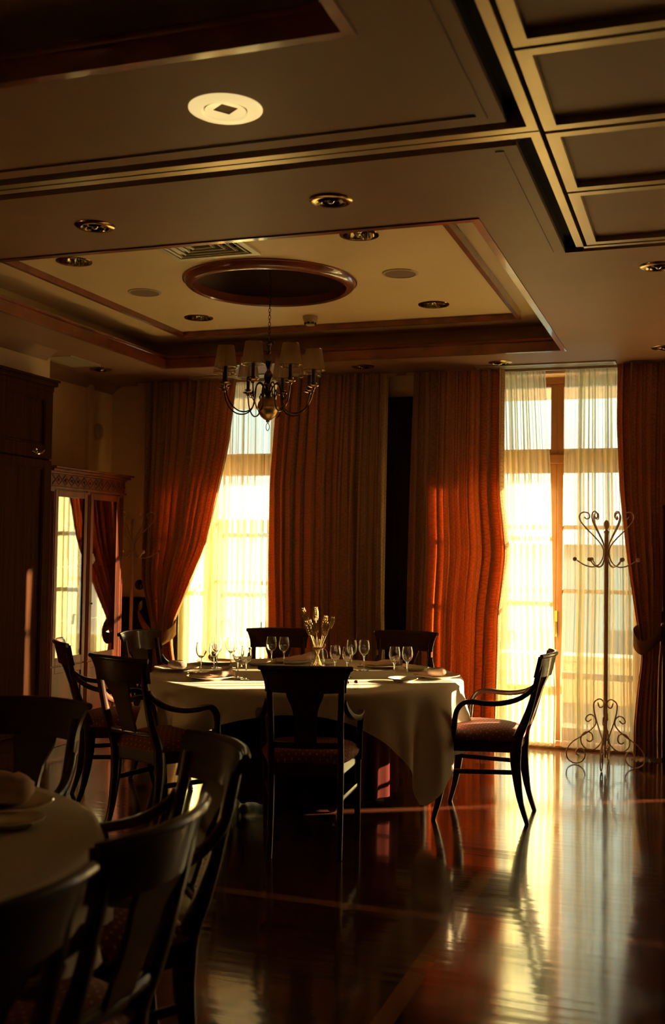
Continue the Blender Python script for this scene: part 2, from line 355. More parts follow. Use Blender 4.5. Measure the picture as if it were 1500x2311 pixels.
def frame_loop(bm, x0, x1, y0, y1, w, za, zb):
    box(bm, x0, x1, y0, y0+w, za, zb); box(bm, x0, x1, y1-w, y1, za, zb); box(bm, x0, x0+w, y0+w, y1-w, za, zb); box(bm, x1-w, x1, y0+w, y1-w, za, zb)
k = 5
for (x0, x1, y0, y1) in (T1, T2):
    bm = BM(); frame_loop(bm, x0-.0, x1+.0, y0, y1, .035, CZ-.006, CZ+.055); frame_loop(bm, x0+.018, x1-.018, y0+.018, y1-.018, .017, CZ+.055, CZ+.062)
    # rounded bead on top of the lip
    xa, xb, ya, yb = x0+.012, x1-.012, y0+.012, y1-.012
    for P, Q in (((xa, ya), (xb, ya)), ((xb, ya), (xb, yb)), ((xb, yb), (xa, yb)), ((xa, yb), (xa, ya))):
        tube(bm, [(P[0], P[1], CZ+.078), (Q[0], Q[1], CZ+.078)], .02, 10)
    frame_loop(bm, x0+.28, x1-.18-.09, y0+.29, y1-.27, .028, 3.022, 3.085)
    struct('trim_%d' % k, bm, 'trimwood', smooth=True); k += 1
    bm = BM(); ix0, ix1, iy0, iy1 = x0+.30, x1-.29, y0+.31, y1-.29
    ccx, ccy = -2.46, (y0+y1)/2
    # cove ceiling ring, cove sides
    rect_fill(bm, x0-.22, x1+.22, y0-.22, y1+.22, [(ix0, ix1, iy0, iy1)], 3.075, 3.09)
    for a in ((x0-.24, x0-.22, y0-.24, y1+.24), (x1+.22, x1+.24, y0-.24, y1+.24), (x0-.24, x1+.24, y0-.24, y0-.22), (x0-.24, x1+.24, y1+.22, y1+.24)): box(bm, *a, CZ+.02, 3.09)
    # inner panel with round openings for the ring and the lamps
    cyo = y0+5.97-4.42-.41; holes = [(ccx, ccy, .50, .60)]
    if y0 > 0: holes += [(px, py, .083, .14) for px, py in ((-3.36, 5.24), (-1.66, 5.19), (-1.66, 6.80), (-3.33, 6.77))]
    sq = [(hx-w_, hx+w_, hy-w_, hy+w_) for hx, hy, _, w_ in holes]
    if y0 > 0: sq.append((-2.735, -2.305, 4.895, 5.325))
    xs_ = sorted({ix0, ix1, *[v for q in sq for v in q[:2]]}); ys_ = sorted({iy0, iy1, *[v for q in sq for v in q[2:]]})
    for xa_, xb_ in zip(xs_[:-1], xs_[1:]):
        for ya_, yb_ in zip(ys_[:-1], ys_[1:]):
            mx_, my_ = (xa_+xb_)/2, (ya_+yb_)/2
            if any(q[0] < mx_ < q[1] and q[2] < my_ < q[3] for q in sq): continue
            bm.faces.new([bm.verts.new(v) for v in ((xa_, ya_, 3.06), (xb_, ya_, 3.06), (xb_, yb_, 3.06), (xa_, yb_, 3.06))])
    for hx, hy, R, w_ in holes:
        n = 64; vi = []; vo = []
        for j in range(n):
            a = 2*pi*(j+.5)/n; dx, dy = cos(a), sin(a); vi.append(bm.verts.new((hx+R*dx, hy+R*dy, 3.06))); t = w_/max(abs(dx), abs(dy)); vo.append(bm.verts.new((hx+dx*t, hy+dy*t, 3.06)))
        for j in range(n):
            a, b, c, d = vi[j], vo[j], vo[(j+1) % n], vi[(j+1) % n]; fs = [a, b, c, d]; p, q = b.co, c.co
            if abs(p.x-q.x) > 1e-5 and abs(p.y-q.y) > 1e-5:
                cnr = bm.verts.new((hx+(w_ if p.x+q.x > 2*hx else -w_), hy+(w_ if p.y+q.y > 2*hy else -w_), 3.06)); fs = [a, b, cnr, c, d]
            bm.faces.new(fs)
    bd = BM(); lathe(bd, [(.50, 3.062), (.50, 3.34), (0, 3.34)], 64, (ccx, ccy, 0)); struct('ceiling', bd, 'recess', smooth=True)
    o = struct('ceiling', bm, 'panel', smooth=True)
    bm = BM(); prof = [(.455, 3.07), (.455, 3.02), (.462, 3.012), (.475, 3.013), (.495, 3.022), (.508, 3.035), (.514, 3.05), (.522, 3.052), (.522, 3.062), (.47, 3.066)]
    lathe(bm, prof, 72, (ccx, ccy, 0), closed=True); struct('trim_%d' % k, bm, 'trimwood', smooth=True); k += 1
CHX, CHY = -2.46, 5.955

# left wall: near part stands 0.42 m further in
bm = BM(); box(bm, XN-.6, XN, YF-.2, 6.66, 0, CZ); box(bm, XL-.2, XL, 6.6, YB+.3, 0, CZ); box(bm, XL, XL+.03, 7.83, 7.90, 0, CZ); struct('wall_left', bm, 'wall')
bm = BM()
for (x, ya, yb) in ((XN, YF, 6.62), (XL, 6.66, YB)):
    vs = []
    prof = [(0, CZ-.07), (.015, CZ-.055), (.04, CZ-.03), (.075, CZ-.012), (.09, CZ), (0, CZ)]
    A = [bm.verts.new((x+p[0], ya, p[1])) for p in prof]; B = [bm.verts.new((x+p[0], yb, p[1])) for p in prof]
    for i in range(6): bm.faces.new((A[i], A[(i+1) % 6], B[(i+1) % 6], B[i]))
    bm.faces.new(A); bm.faces.new(B[::-1])
struct('trim_9', bm, 'ceil', smooth=True)
bm = BM(); box(bm, XR, XR+.2, YF-.2, YB+.3, 0, CZ); struct('wall_right', bm, 'shadewood')
bm = BM(); box(bm, XL-.2, XR+.2, YF-.2, YF, 0, CZ); struct('wall_front', bm, 'shadewood')
# window wall with openings
W1 = (-4.06, -2.76); W2 = (-1.74, -.40); W3 = (2.16, 3.45); W4_ADDED = (.5, 2.10); WH = 2.82
bm = BM(); xs = [XL-.2, *W1, *W2, *W4_ADDED, *W3, XR+.2]
for a, b in zip(xs[::2], xs[1::2]): box(bm, a, b, YB, YB+.34, 0, WH)
box(bm, XL-.2, XR+.2, YB, YB+.34, WH, 3.6)
struct('wall_back', bm, 'wall')

def panelled(bm, x0, x1, z0, z1, y, d, rails):
    """dark panelling on the back wall: frame and sunk panels"""
    box(bm, x0, x1, y-d+.012, y, z0, z1); w = .045
    box(bm, x0, x0+w, y-d, y-d+.012, z0, z1); box(bm, x1-w, x1, y-d, y-d+.012, z0, z1)
    for r in rails: box(bm, x0+w, x1-w, y-d, y-d+.012, r-w*.7, r+w*.7)
bm = BM(); panelled(bm, -2.66, -1.84, 0, 2.64, YB, .05, [.05, 1.0, 2.12, 2.60]); box(bm, -2.68, -1.82, YB-.07, YB, 2.64, 2.67); struct('trim_10', bm, 'shadewood')
bm = BM(); panelled(bm, XL, -4.16, 0, 1.0, YB, .05, [.05, .95]); box(bm, XL, -4.14, YB-.07, YB, 1.0, 1.03); struct('trim_11', bm, 'shadewood')
bm = BM(); box(bm, XL, XL+.015, 7.8, YB, 0, .1); box(bm, -.28, .3, YB-.02, YB, 0, .1); struct('baseboard_back', bm, 'darkwood')
bm = BM(); box(bm, XN, XN+.02, YF, 4.6, 0, .1); struct('baseboard_left', bm, 'darkwood')

def french_window(idx, x0, x1, leaves=2):
    root = sstruct('window_%d' % idx, ((x0+x1)/2, YB+.22, 0)); cx = (x0+x1)/2; hw = (x1-x0)/2
    bm = BM(); f = .05
    box(bm, -hw, -hw+f, -.04, .04, 0, WH); box(bm, hw-f, hw, -.04, .04, 0, WH); box(bm, -hw+f, hw-f, -.04, .04, WH-.05, WH); box(bm, -hw+f, hw-f, -.05, .05, 2.15, 2.22)
    box(bm, -hw, hw, -.22, .06, -.001, .022)
    obj('window_frame', bm, 'winwood', root, False, bevel=.004)
    wl = (2*hw-2*f)/leaves
    for i in range(leaves):
        a = -hw+f+i*wl; b = a+wl; s = .05
        bm = BM(); 
        box(bm, a, a+s, -.03, .03, .03, 2.15); box(bm, b-s, b, -.03, .03, .03, 2.15); box(bm, a+s, b-s, -.03, .03, .03, .13); box(bm, a+s, b-s, -.03, .03, .50, .55); box(bm, a+s, b-s, -.03, .03, 2.08, 2.15)
        for z in (1.17, 1.66): box(bm, a+s, b-s, -.012, .012, z-.016, z+.016)
        obj('sash', bm, 'winwood', root, False, bevel=.004)
        bm = BM(); box(bm, a+s, b-s, -.004, .004, .13, .50); box(bm, a+s, b-s, -.004, .004, .55, 2.08); obj('pane', bm, 'pane', root, False)
        bm = BM(); box(bm, a, a+s, -.03, .03, 2.22, WH-.05); box(bm, b-s, b, -.03, .03, 2.22, WH-.05); box(bm, a+s, b-s, -.03, .03, 2.22, 2.265); box(bm, a+s, b-s, -.03, .03, 2.745, WH-.05)
        obj('transom_sash', bm, 'winwood', root, False, bevel=.004)
        bm = BM(); box(bm, a+s, b-s, -.004, .004, 2.265, 2.745); obj('pane', bm, 'pane', root, False)
    if leaves > 1:
        bm = BM(); box(bm, -.012, .012, -.045, -.03, .82, 1.02); tube(bm, [(0, -.04, .93), (0, -.075, .93), (.005, -.08, .84)], .009, 8); obj('handle', bm, 'brass', root)
    return root
french_window(1, *W1); french_window(2, *W2)
french_window(4, *W4_ADDED)  # unseen window added to brighten the room and throw sun on the wheat
# narrow side light right of the frame
root = sstruct('window_3', ((W3[0]+W3[1])/2, YB+.06, 0)); hw = (W3[1]-W3[0])/2
bm = BM(); box(bm, -hw, -hw+.04, -.03, .03, 0, WH); box(bm, hw-.03, hw, -.03, .03, 0, WH); box(bm, -.305, -.275, -.02, .02, 0, WH); box(bm, -.235, .2, -.02, .02, 0, 1.2); box(bm, -.085, -.055, -.02, .02, 1.2, 2.1); box(bm, .2, hw-.03, -.02, .02, 0, 2.1); box(bm, -hw+.04, hw-.03, -.03, .03, 0, .1); box(bm, -hw+.04, hw-.03, -.03, .03, 2.1, 2.2); obj('window_frame', bm, 'winwood', root, False)
bm = BM(); box(bm, -hw+.04, hw-.03, -.004, .004, .1, 2.1); obj('pane', bm, 'pane', root, False)

# ------------------------------------------------------------------ outside
M['tiles'] = pmat('terrace_tiles', (.17, .155, .12), .8, noise=(.14, .125, .10), nscale=(3, 3, 3))
bm = BM(); box(bm, -14, 16, YB+.34, 11.2, -.25, -.02); struct('ground', bm, 'tiles')
bm = BM(); box(bm, -14, 5.5, 11.0, 11.25, -.02, .40); box(bm, -14, 5.5, 10.94, 11.31, .40, .45); o = obj('terrace_parapet', bm, 'stone', smooth=False); tag(o, 'low stone parapet wall of the terrace outside the windows', 'wall')
bm = BM(); box(bm, -14, 16, YB+.34, 10.45, 2.93, 3.08); o = obj('balcony_slab', bm, 'facade2', smooth=False); tag(o, 'balcony slab over the terrace above the windows', 'balcony')
def house(x0, x1, y, h, mat, label):
    r = thing('building', label, 'building', ((x0+x1)/2, y, -6)); hw = (x1-x0)/2
    bm = BM(); box(bm, -hw, hw, 0, 8, 0, h); obj('wall', bm, mat, r, False)
    bm = BM(); box(bm, -hw-.3, hw+.3, -.3, 8.3, h, h+.35); obj('roof', bm, 'roof', r, False)
    nx = int(2*hw/2.2)
    for j in range(int(h/2.9)):
        for i in range(nx):
            bm = BM(); x = -hw+1.1+i*2.2; z = 1+j*2.9; box(bm, x-.45, x+.45, -.03, .05, z, z+1.4); obj('window', bm, 'darkglass', r, False)
house(-15.5, -6.5, 30, 8.0, 'facade', 'pale grey house seen through the left window sheers')
house(-5.5, 3.0, 32, 7.4, 'facade', 'pale grey house seen through the right window sheers')

# ------------------------------------------------------------------ curtains
def sheet(name, mat, zs, xl, xr, y, folds, amp, nu=160, parent=None, seed=0, cloth=1.8, squash=None, ybulge=None):
    """hanging cloth: xl/xr give the left/right edge for each height, folds run down the cloth"""
    rnd = random.Random(seed); ph = [rnd.uniform(-.9, .9) for _ in range(folds+2)]; am = [rnd.uniform(.25, 1.45) for _ in range(folds+2)]
    ph2 = rnd.uniform(0, 6)
    bm = BM(); uvl = bm.loops.layers.uv.new('UVMap'); rows = []
    width = (xr(zs[0])-xl(zs[0]))*cloth
    for z in zs:
        a, b = xl(z), xr(z); row = []
        k = (b-a)/(xr(zs[0])-xl(zs[0])); A = amp*(1 if squash is None else squash(z, k))
        for i in range(nu+1):
            u = i/nu; f = u*folds; j = int(f); fr = f-j
            am_ = am[j]*(1-fr)+am[j+1]*fr; p_ = ph[j]*(1-fr)+ph[j+1]*fr
            th = 2*pi*f+1.6*p_+.25*sin(z*1.7+ph2+j)
            yy = y+A*am_*sin(th)+.3*A*sin(2*th+z*.9); xx = a+(b-a)*(u+.24/folds*sin(2*th+.6)*am_*min(1, 6*u, 6*(1-u)))
            if ybulge: yy += ybulge(z, u)
            row.append(bm.verts.new((xx, yy, z)))
        rows.append(row)
    for r in range(len(rows)-1):
        for i in range(nu):
            fc = bm.faces.new((rows[r][i], rows[r][i+1], rows[r+1][i+1], rows[r+1][i]))
            for lp, (uu, zz) in zip(fc.loops, ((i, zs[r]), (i+1, zs[r]), (i+1, zs[r+1]), (i, zs[r+1]))): lp[uvl].uv = (uu/nu*width, zz)
    return obj(name, bm, mat, parent, True, angle=180)
def interp(tab):
    tab = sorted(tab)
    def f(z):
        if z <= tab[0][0]: return tab[0][1]
        for (a, va), (b, vb) in zip(tab[:-1], tab[1:]):
            if z <= b:
                t = (z-a)/(b-a); t = t*t*(3-2*t) if 0 else t; return va+(vb-va)*t
        return tab[-1][1]
    return f
def sm(tab):
    f = interp(tab)
    return lambda z: (f(z-.09)+2*f(z-.04)+2*f(z)+2*f(z+.04)+f(z+.09))/8
ZS = [2.845-i*(2.845-.02)/56 for i in range(57)]
CY = 8.09
c = sheet('curtain', 'curtain', ZS, sm([(0, -2.42-.86), (.9, -3.28), (1.35, -3.30), (2.0, -3.31), (2.85, -3.25)]), sm([(0, -2.33), (1, -2.36), (2.85, -2.345)]), CY, 12, .062, seed=3)
tag(c, 'wide closed striped gold and red curtain right of the left window, behind the wheat vase', 'curtain', 'heavy striped curtains')
c = sheet('curtain', 'curtain', ZS, sm([(0, -2.16), (.9, -2.15), (2.85, -2.12)]), sm([(0, -1.45), (.5, -1.44), (1.0, -1.43), (1.45, -1.37), (1.9, -1.42), (2.85, -1.42)]), CY, 9, .062, seed=8)
tag(c, 'untied striped curtain at the left side of the right window, behind the sunlit armchair', 'curtain', 'heavy striped curtains')
# tied-back curtain of the left window: gathered to the left at z = 0.70
def tied(label, xl, xr, ztie, seed, hook, knot, folds):
    sq = lambda z, k: .35+.65*min(1, k*1.6)
    c = sheet('curtain', 'curtain', ZS, sm(xl), sm(xr), CY, folds, .058, seed=seed, squash=sq)
    tag(c, label, 'curtain', 'heavy striped curtains')
    return c
c1 = tied('striped curtain swept to the left and tied back, left of the left window', [(0, -4.33), (.45, -4.34), (.68, -4.33), (.82, -4.36), (1.2, -4.46), (2.85, -4.47)], [(0, -4.02), (.3, -4.07), (.55, -4.14), (.67, -4.16), (.8, -4.16), (1.1, -4.02), (1.5, -3.84), (1.9, -3.75), (2.3, -3.66), (2.85, -3.60)], .7, 5, None, None, 11)
c4 = tied('striped curtain swept right and tied back, at the right edge behind the coat rack', [(0, -.47), (.25, -.47), (.55, -.44), (.72, -.415), (.82, -.43), (1.0, -.46), (1.4, -.52), (1.9, -.575), (2.4, -.60), (2.85, -.595)], [(0, -.27), (.72, -.27), (.82, -.255), (1.3, -.20), (2.85, -.15)], .75, 12, None, None, 7)
def band(parent, pts, hts, y0, y1):
    """folded cloth strap round the gathered curtain"""
    bm = BM(); P = smooth_pts(pts, 6); n = len(P); A = []
    for i, p in enumerate(P):
        t = i/(n-1); h = hts[0]+(hts[1]-hts[0])*t
        A.append([bm.verts.new((p.x, p.y, p.z+h/2)), bm.verts.new((p.x+.004, p.y-.012, p.z+h*.2)), bm.verts.new((p.x+.004, p.y-.012, p.z-h*.2)), bm.verts.new((p.x, p.y, p.z-h/2)), bm.verts.new((p.x, p.y+.006, p.z-h/2)), bm.verts.new((p.x, p.y+.006, p.z+h/2))])
    for a, b in zip(A[:-1], A[1:]):
        for k in range(6): bm.faces.new((a[k], a[(k+1) % 6], b[(k+1) % 6], b[k]))
    return obj('tieback', bm, 'tieback', parent, True, angle=60)
band(c1, [(-4.50, 8.18, .98), (-4.45, 8.02, .92), (-4.35, 7.96, .80), (-4.23, 7.94, .70), (-4.15, 7.97, .73), (-4.12, 8.06, .79), (-4.18, 8.15, .84)], (.07, .115), 0, 0)
band(c4, [(-.17, 8.2, .98), (-.24, 8.04, .93), (-.32, 7.96, .86), (-.40, 7.95, .80), (-.455, 7.98, .83), (-.47, 8.07, .88), (-.40, 8.16, .91)], (.07, .12), 0, 0)
bm = BM(); lathe(bm, [(0, -.05), (.012, -.05), (.012, 0), (.04, .0), (.045, .012), (.03, .026), (0, .03)], 18, mtx=Matrix.Rotation(radians(90), 4, 'X')); o = obj('curtain_holdback', bm, 'darkbrass', loc=(-4.50, 8.14, 1.14)); tag(o, 'dark round curtain knob on the back wall left of the tied left curtain', 'curtain knob')
bm = BM(); box(bm, -4.56, -2.28, 8.125, 8.145, 2.826, 2.85); o = obj('curtain_rail', bm, 'cream', smooth=False); tag(o, 'slim ceiling curtain rail above the left window', 'curtain rail')
bm = BM(); box(bm, -2.20, -.1, 8.125, 8.145, 2.826, 2.85); o = obj('curtain_rail', bm, 'cream', smooth=False); tag(o, 'slim ceiling curtain rail above the right window', 'curtain rail')
SY = 8.215
o = sheet('sheer_curtain', 'sheer', ZS, lambda z: -4.25, lambda z: -3.42, SY, 15, .018, seed=21, cloth=2); tag(o, 'white sheer curtain over the left half of the left window', 'sheer curtain')
o = sheet('sheer_curtain', 'sheer', ZS, lambda z: -3.42, lambda z: -2.70, SY, 13, .018, seed=22, cloth=2); tag(o, 'white sheer curtain over the right half of the left window, beside the closed curtain', 'sheer curtain')
o = sheet('sheer_curtain', 'sheer', ZS, lambda z: -1.72, sm([(0, -1.04), (.4, -1.035), (1.0, -1.065), (2.0, -1.085), (2.85, -1.135)]), SY, 14, .018, seed=23, cloth=2); tag(o, 'bright sunlit white sheer left of the bare window mullion', 'sheer curtain')
o = sheet('sheer_curtain', 'sheer', ZS, sm([(0, -1.005), (.5, -1.01), (1.2, -.99), (2.0, -.995), (2.85, -.99)]), sm([(0, -.36), (2.85, -.42)]), SY, 12, .018, seed=24, cloth=2); tag(o, 'white sheer right of the bare window mullion, behind the coat rack', 'sheer curtain')

# sheers of the added unseen window: they light the room, parted to sun the wheat
M['lining'] = cloth_mat('window_voile', (.80, .75, .58), (.88, .83, .62), .62)
for (a, b), lb in ((W4_ADDED, 'white sheer over the added window, unseen beyond the right edge of the view'),):
    o = sheet('sheer_curtain', 'lining', ZS[::2], (lambda z, a=a: a-.1), (lambda z, b=b: (b+.1 if b > 3 else (1.5 if z < 1.36 else 1.0))), SY, 14, .018, seed=int(a*10), cloth=2); tag(o, lb, 'sheer curtain')
o = sheet('sheer_curtain', 'lining', ZS[::2], lambda z: 1.5 if z < 1.36 else 1.2, lambda z: 2.14, SY, 8, .018, seed=77, cloth=2); tag(o, 'second added white sheer, unseen beyond the right edge, parted to let sun through', 'sheer curtain')
# ------------------------------------------------------------------ armchair
def make_chair():
    t = thing('armchair', '', 'chair')
    Y = lambda s: s-.25
    # seat frame
    bm = BM(); zt, zb = .445, .375
    fr = [(-.165, Y(.055)), (.165, Y(.055)), (.24, Y(.455)), (-.24, Y(.455))]
    A = [bm.verts.new((x, y, zb)) for x, y in fr]; B = [bm.verts.new((x, y, zt)) for x, y in fr]
    bm.faces.new(A[::-1]); bm.faces.new(B)
    for i in range(4): bm.faces.new((A[i], A[(i+1) % 4], B[(i+1) % 4], B[i]))
    obj('seat_frame', bm, 'chairwood', t, False, bevel=.006)
    # cushion
    bm = BM(); N = 14; g = []
    for i in range(N+1):
        r = []
        for j in range(N+1):
            u, v = -1+2*i/N, -1+2*j/N
            uu, vv = u*sqrt(1-.22*v*v), v*sqrt(1-.10*u*u)
            hw = .185+(.25-.185)*(vv+1)/2; x = uu*hw/sqrt(.86); y = Y(.05)+(vv/sqrt(.92)+1)/2*.42
            e_ = (1-abs(u)**4)*(1-abs(v)**4)
            r.append(bm.verts.new((x, y, .452+.062*max(0, e_)**.5*(1-.10*(u*u+v*v)))))
        g.append(r)
    for i in range(N):
        for j in range(N): bm.faces.new((g[i][j], g[i+1][j], g[i+1][j+1], g[i][j+1]))
    edge = [g[i][0] for i in range(N)]+[g[N][j] for j in range(N)]+[g[i][N] for i in range(N, 0, -1)]+[g[0][j] for j in range(N, 0, -1)]
    low = [bm.verts.new((v.co.x*.98, v.co.y, .440)) for v in edge]
    for i in range(len(edge)): j = (i+1) % len(edge); bm.faces.new((edge[i], low[i], low[j], edge[j]))
    bm.faces.new(low)
    obj('seat', bm, 'cushion', t, angle=70)
    for s in (-1, 1):
        # rear leg runs up into the back post
        bm = BM()
        pts = smooth_pts([(s*.165, Y(.0), 0), (s*.165, Y(.035), .11), (s*.165, Y(.054), .22), (s*.165, Y(.066), .34), (s*.165, Y(.056), .45), (s*.165, Y(.020), .54), (s*.165, Y(-.014), .64), (s*.167, Y(-.036), .73), (s*.168, Y(-.052), .80), (s*.169, Y(-.064), .86)], 3)
        n_ = len(pts); ds = [.030+.030*max(0, 1-abs(p.z-.38)/.28) if p.z < .66 else .030 for p in pts]; ds = [d*(.75+.25*min(1, p.z/.15)) for d, p in zip(ds, pts)]
        bar(bm, pts, .029, ds); obj('leg', bm, 'chairwood', t, angle=50)
        bm = BM()
        pts = smooth_pts([(s*.235, Y(.498), 0), (s*.235, Y(.472), .10), (s*.235, Y(.455), .20), (s*.235, Y(.446), .30), (s*.235, Y(.445), .40), (s*.235, Y(.445), .44)], 3)
        bar(bm, pts, .030, [.022+.032*min(1, p.z/.36) for p in pts]); obj('leg', bm, 'chairwood', t, angle=50)
        bm = BM(); bar(bm, [(s*.168, Y(.06), .272), (s*.235, Y(.45), .266)], .016, .024, Vector((1, 0, 0))); obj('stretcher', bm, 'chairwood', t, angle=50)
        bm = BM()
        pts = smooth_pts([(s*.183, Y(-.036), .745), (s*.192, Y(-.008), .708), (s*.212, Y(.055), .668), (s*.238, Y(.14), .647), (s*.252, Y(.22), .645), (s*.255, Y(.29), .650), (s*.252, Y(.335), .640), (s*.248, Y(.368), .606), (s*.245, Y(.382), .56), (s*.243, Y(.386), .51), (s*.243, Y(.40), .44), (s*.241, Y(.405), .40)], 4)
        m_ = len(pts); bar(bm, pts, [.020+.010*min(1, i/8) for i in range(m_)], [.026]*m_); obj('armrest', bm, 'chairwood', t, angle=50)
    # curved top rail
    bm = BM(); N = 24; rows = []
    for k in range(5):
        v = k/4; z = .788+.115*v; hw = .190+.028*v**2.2; row = []
        for side in (0, 1):
            for i in range(N+1):
                u = -1+2*i/N; x = u*hw; y = Y(-.040-.028*v-.055*(1-u*u)); th = .011
                row.append(bm.verts.new((x, y+(th if side == 0 else -th), z+.004*(1-u*u)*v)))
        rows.append(row)
    M1 = N+1
    for a, b in zip(rows[:-1], rows[1:]):
        for i in range(N):
            bm.faces.new((a[i], a[i+1], b[i+1], b[i])); bm.faces.new((a[M1+i+1], a[M1+i], b[M1+i], b[M1+i+1]))
        bm.faces.new((a[0], b[0], b[M1], a[M1])); bm.faces.new((a[N], a[M1+N], b[M1+N], b[N]))
    for r, fl in ((rows[0], 1), (rows[-1], 0)):
        for i in range(N): bm.faces.new((r[i], r[M1+i], r[M1+i+1], r[i+1]))
    tube(bm, [(-1*.218+.436*i/N, Y(-.068-.006-.055*(1-(-1+2*i/N)**2)), .903+.004*(1-(-1+2*i/N)**2)) for i in range(N+1)], .0125, 8)
    obj('backrest', bm, 'chairwood', t, angle=50)
    # vase-shaped splat and lower cross rail
    bm = BM(); prof = [(.52, .053), (.60, .052), (.66, .054), (.695, .058), (.725, .066), (.755, .079), (.775, .086), (.80, .088)]
    ycr = interp([(.52, Y(.012)), (.62, Y(-.022)), (.72, Y(-.055)), (.80, Y(-.090))]); L_ = []
    for z, hw in prof:
        L_.append([bm.verts.new((x, ycr(z)+dy, z)) for dy in (.007, -.007) for x in (-hw, -hw/2, 0, hw/2, hw)])
    for a, b in zip(L_[:-1], L_[1:]):
        for i in range(4): bm.faces.new((a[i], a[i+1], b[i+1], b[i])); bm.faces.new((a[5+i+1], a[5+i], b[5+i], b[5+i+1]))
        bm.faces.new((a[0], b[0], b[5], a[5])); bm.faces.new((a[4], a[9], b[9], b[4]))
    obj('back_splat', bm, 'chairwood', t, angle=50)
    bm = BM(); bar(bm, [(-.165, Y(.022), .53), (0, Y(.008), .53), (.165, Y(.022), .53)], .030, .020, Vector((0, 0, 1))); obj('cross_rail', bm, 'chairwood', t, angle=50)
    return t
chair0 = make_chair(); used = [False]
def place_chair(top, face, label, group):
    """top: plan position of the middle of the back's upper edge; face: direction the sitter looks"""
    f = Vector((*face, 0)).normalized(); o = copy_tree(chair0) if used[0] else chair0; used[0] = True
    p = Vector((*top, 0))+f*.345; o.location = (p.x, p.y, 0); o.rotation_euler = (0, 0, atan2(-f.x, f.y)); o['label'] = label; o['group'] = group
    return o
G1 = 'armchairs round the laid table'; G2 = 'armchairs round the near dark table'
place_chair((-.80, 6.06), (-1, -.03), 'dark wooden armchair with red dotted seat catching the sun, right of the laid table', G1)
place_chair((-1.745, 4.73), (-.27, .96), 'black armchair seen squarely from behind, in front of the middle of the laid table', G1)
place_chair((-2.75, 4.74), (.34, .94), 'armchair seen obliquely from behind, left front of the laid table before the white cloth', G1)
place_chair((-3.49, 5.40), (.80, .60), 'armchair seen side-on in front of the glazed display cabinet doors', G1)
place_chair((-3.47, 6.25), (.99, -.13), 'armchair facing the laid table between display cabinet and tied left curtain', G1)
place_chair((-2.75, 6.92), (.36, -.93), 'armchair behind the laid table with its back against the bright left sheer', G1)
place_chair((-1.90, 7.12), (.05, -.99), 'armchair behind the laid table before the dark panel between the curtains', G1)
place_chair((-2.21, 3.29), (.0, -1), 'black silhouetted armchair at the left edge, behind the near dark table', G2)
place_chair((-1.275, 2.79), (-.68, -.73), 'dark armchair with a bright curved line on its top rail, right of the near table', G2)
place_chair((-1.015, 1.96), (-.98, .02), 'dark armchair nearest the bottom centre, its back end glinting like a knob', G2)
place_chair((-1.02, 1.42), (-.96, .25), 'dark armchair at the bottom left corner, before the near cloth', G2)

# ------------------------------------------------------------------ tables
CLOTH = 1
def cloth_mesh(R, drop, seed=0, folds=15, zt=.765, low=.04):
    rnd = random.Random(seed); bm = BM(); n = 216; rows = []
    uvl = bm.loops.layers.uv.new('UVMap')
    fa = [rnd.uniform(.5, 1.3) for _ in range(folds)]; fp = [rnd.uniform(-.5, .5) for _ in range(folds)]
    rr = [0, .25, .5, .7, .8, .95, 1.0]
    c = bm.verts.new((0, 0, zt))
    for f in rr[1:]:
        rows.append([bm.verts.new((R*f*cos(2*pi*k/n), R*f*sin(2*pi*k/n), zt+.0012*sin(9*f+k*.12)*sin(k*.21))) for k in range(n)])
    T = 14
    for j in range(1, T+1):
        t = j/T; row = []
        for k in range(n):
            a = 2*pi*k/n; D = drop(math.degrees(a)); s = D*t
            q = a/(2*pi)*folds; i = int(q) % folds; fr = q-int(q); am = fa[i]*(1-fr)+fa[(i+1) % folds]*fr; p = fp[i]*(1-fr)+fp[(i+1) % folds]*fr
            if s < .03: r = R+.02*sin(s/.03*pi/2); z = zt-.02*(1-cos(s/.03*pi/2))
            else: r = R+.02; z = zt-s+.01
            g = min(1, max(0, s-.03)/.26)
            r += g*(.062*am*sin(2*pi*q+p*2)+.022*sin(4*pi*q+1)+.02)
            row.append(bm.verts.new((r*cos(a), r*sin(a), z)))
        rows.append(row)
    for k in range(n): bm.faces.new((c, rows[0][k], rows[0][(k+1) % n]))
    for a, b in zip(rows[:-1], rows[1:]):
        for k in range(n): bm.faces.new((a[k], b[k], b[(k+1) % n], a[(k+1) % n]))
    return bm
def drop_fn(tab):
    """tab: angle -> hanging length; corners (peaks) every other entry, sharp like a square cloth"""
    T = sorted(tab)
    T = [(T[-1][0]-360, T[-1][1])]+T+[(T[0][0]+360, T[0][1])]
    def f(a):
        a = (a+180) % 360-180
        for (a0, v0), (a1, v1) in zip(T[:-1], T[1:]):
            if a0 <= a <= a1:
                t = (a-a0)/(a1-a0)
                if v1 > v0: w = (1/cos(t*pi/4)-1)/(sqrt(2)-1); return v0+(v1-v0)*w
                w = (1/cos((1-t)*pi/4)-1)/(sqrt(2)-1); return v1+(v0-v1)*w
        return T[0][1]
    return f
TK = 1.059
TCX, TCY = -2.09*TK, 5.68*TK
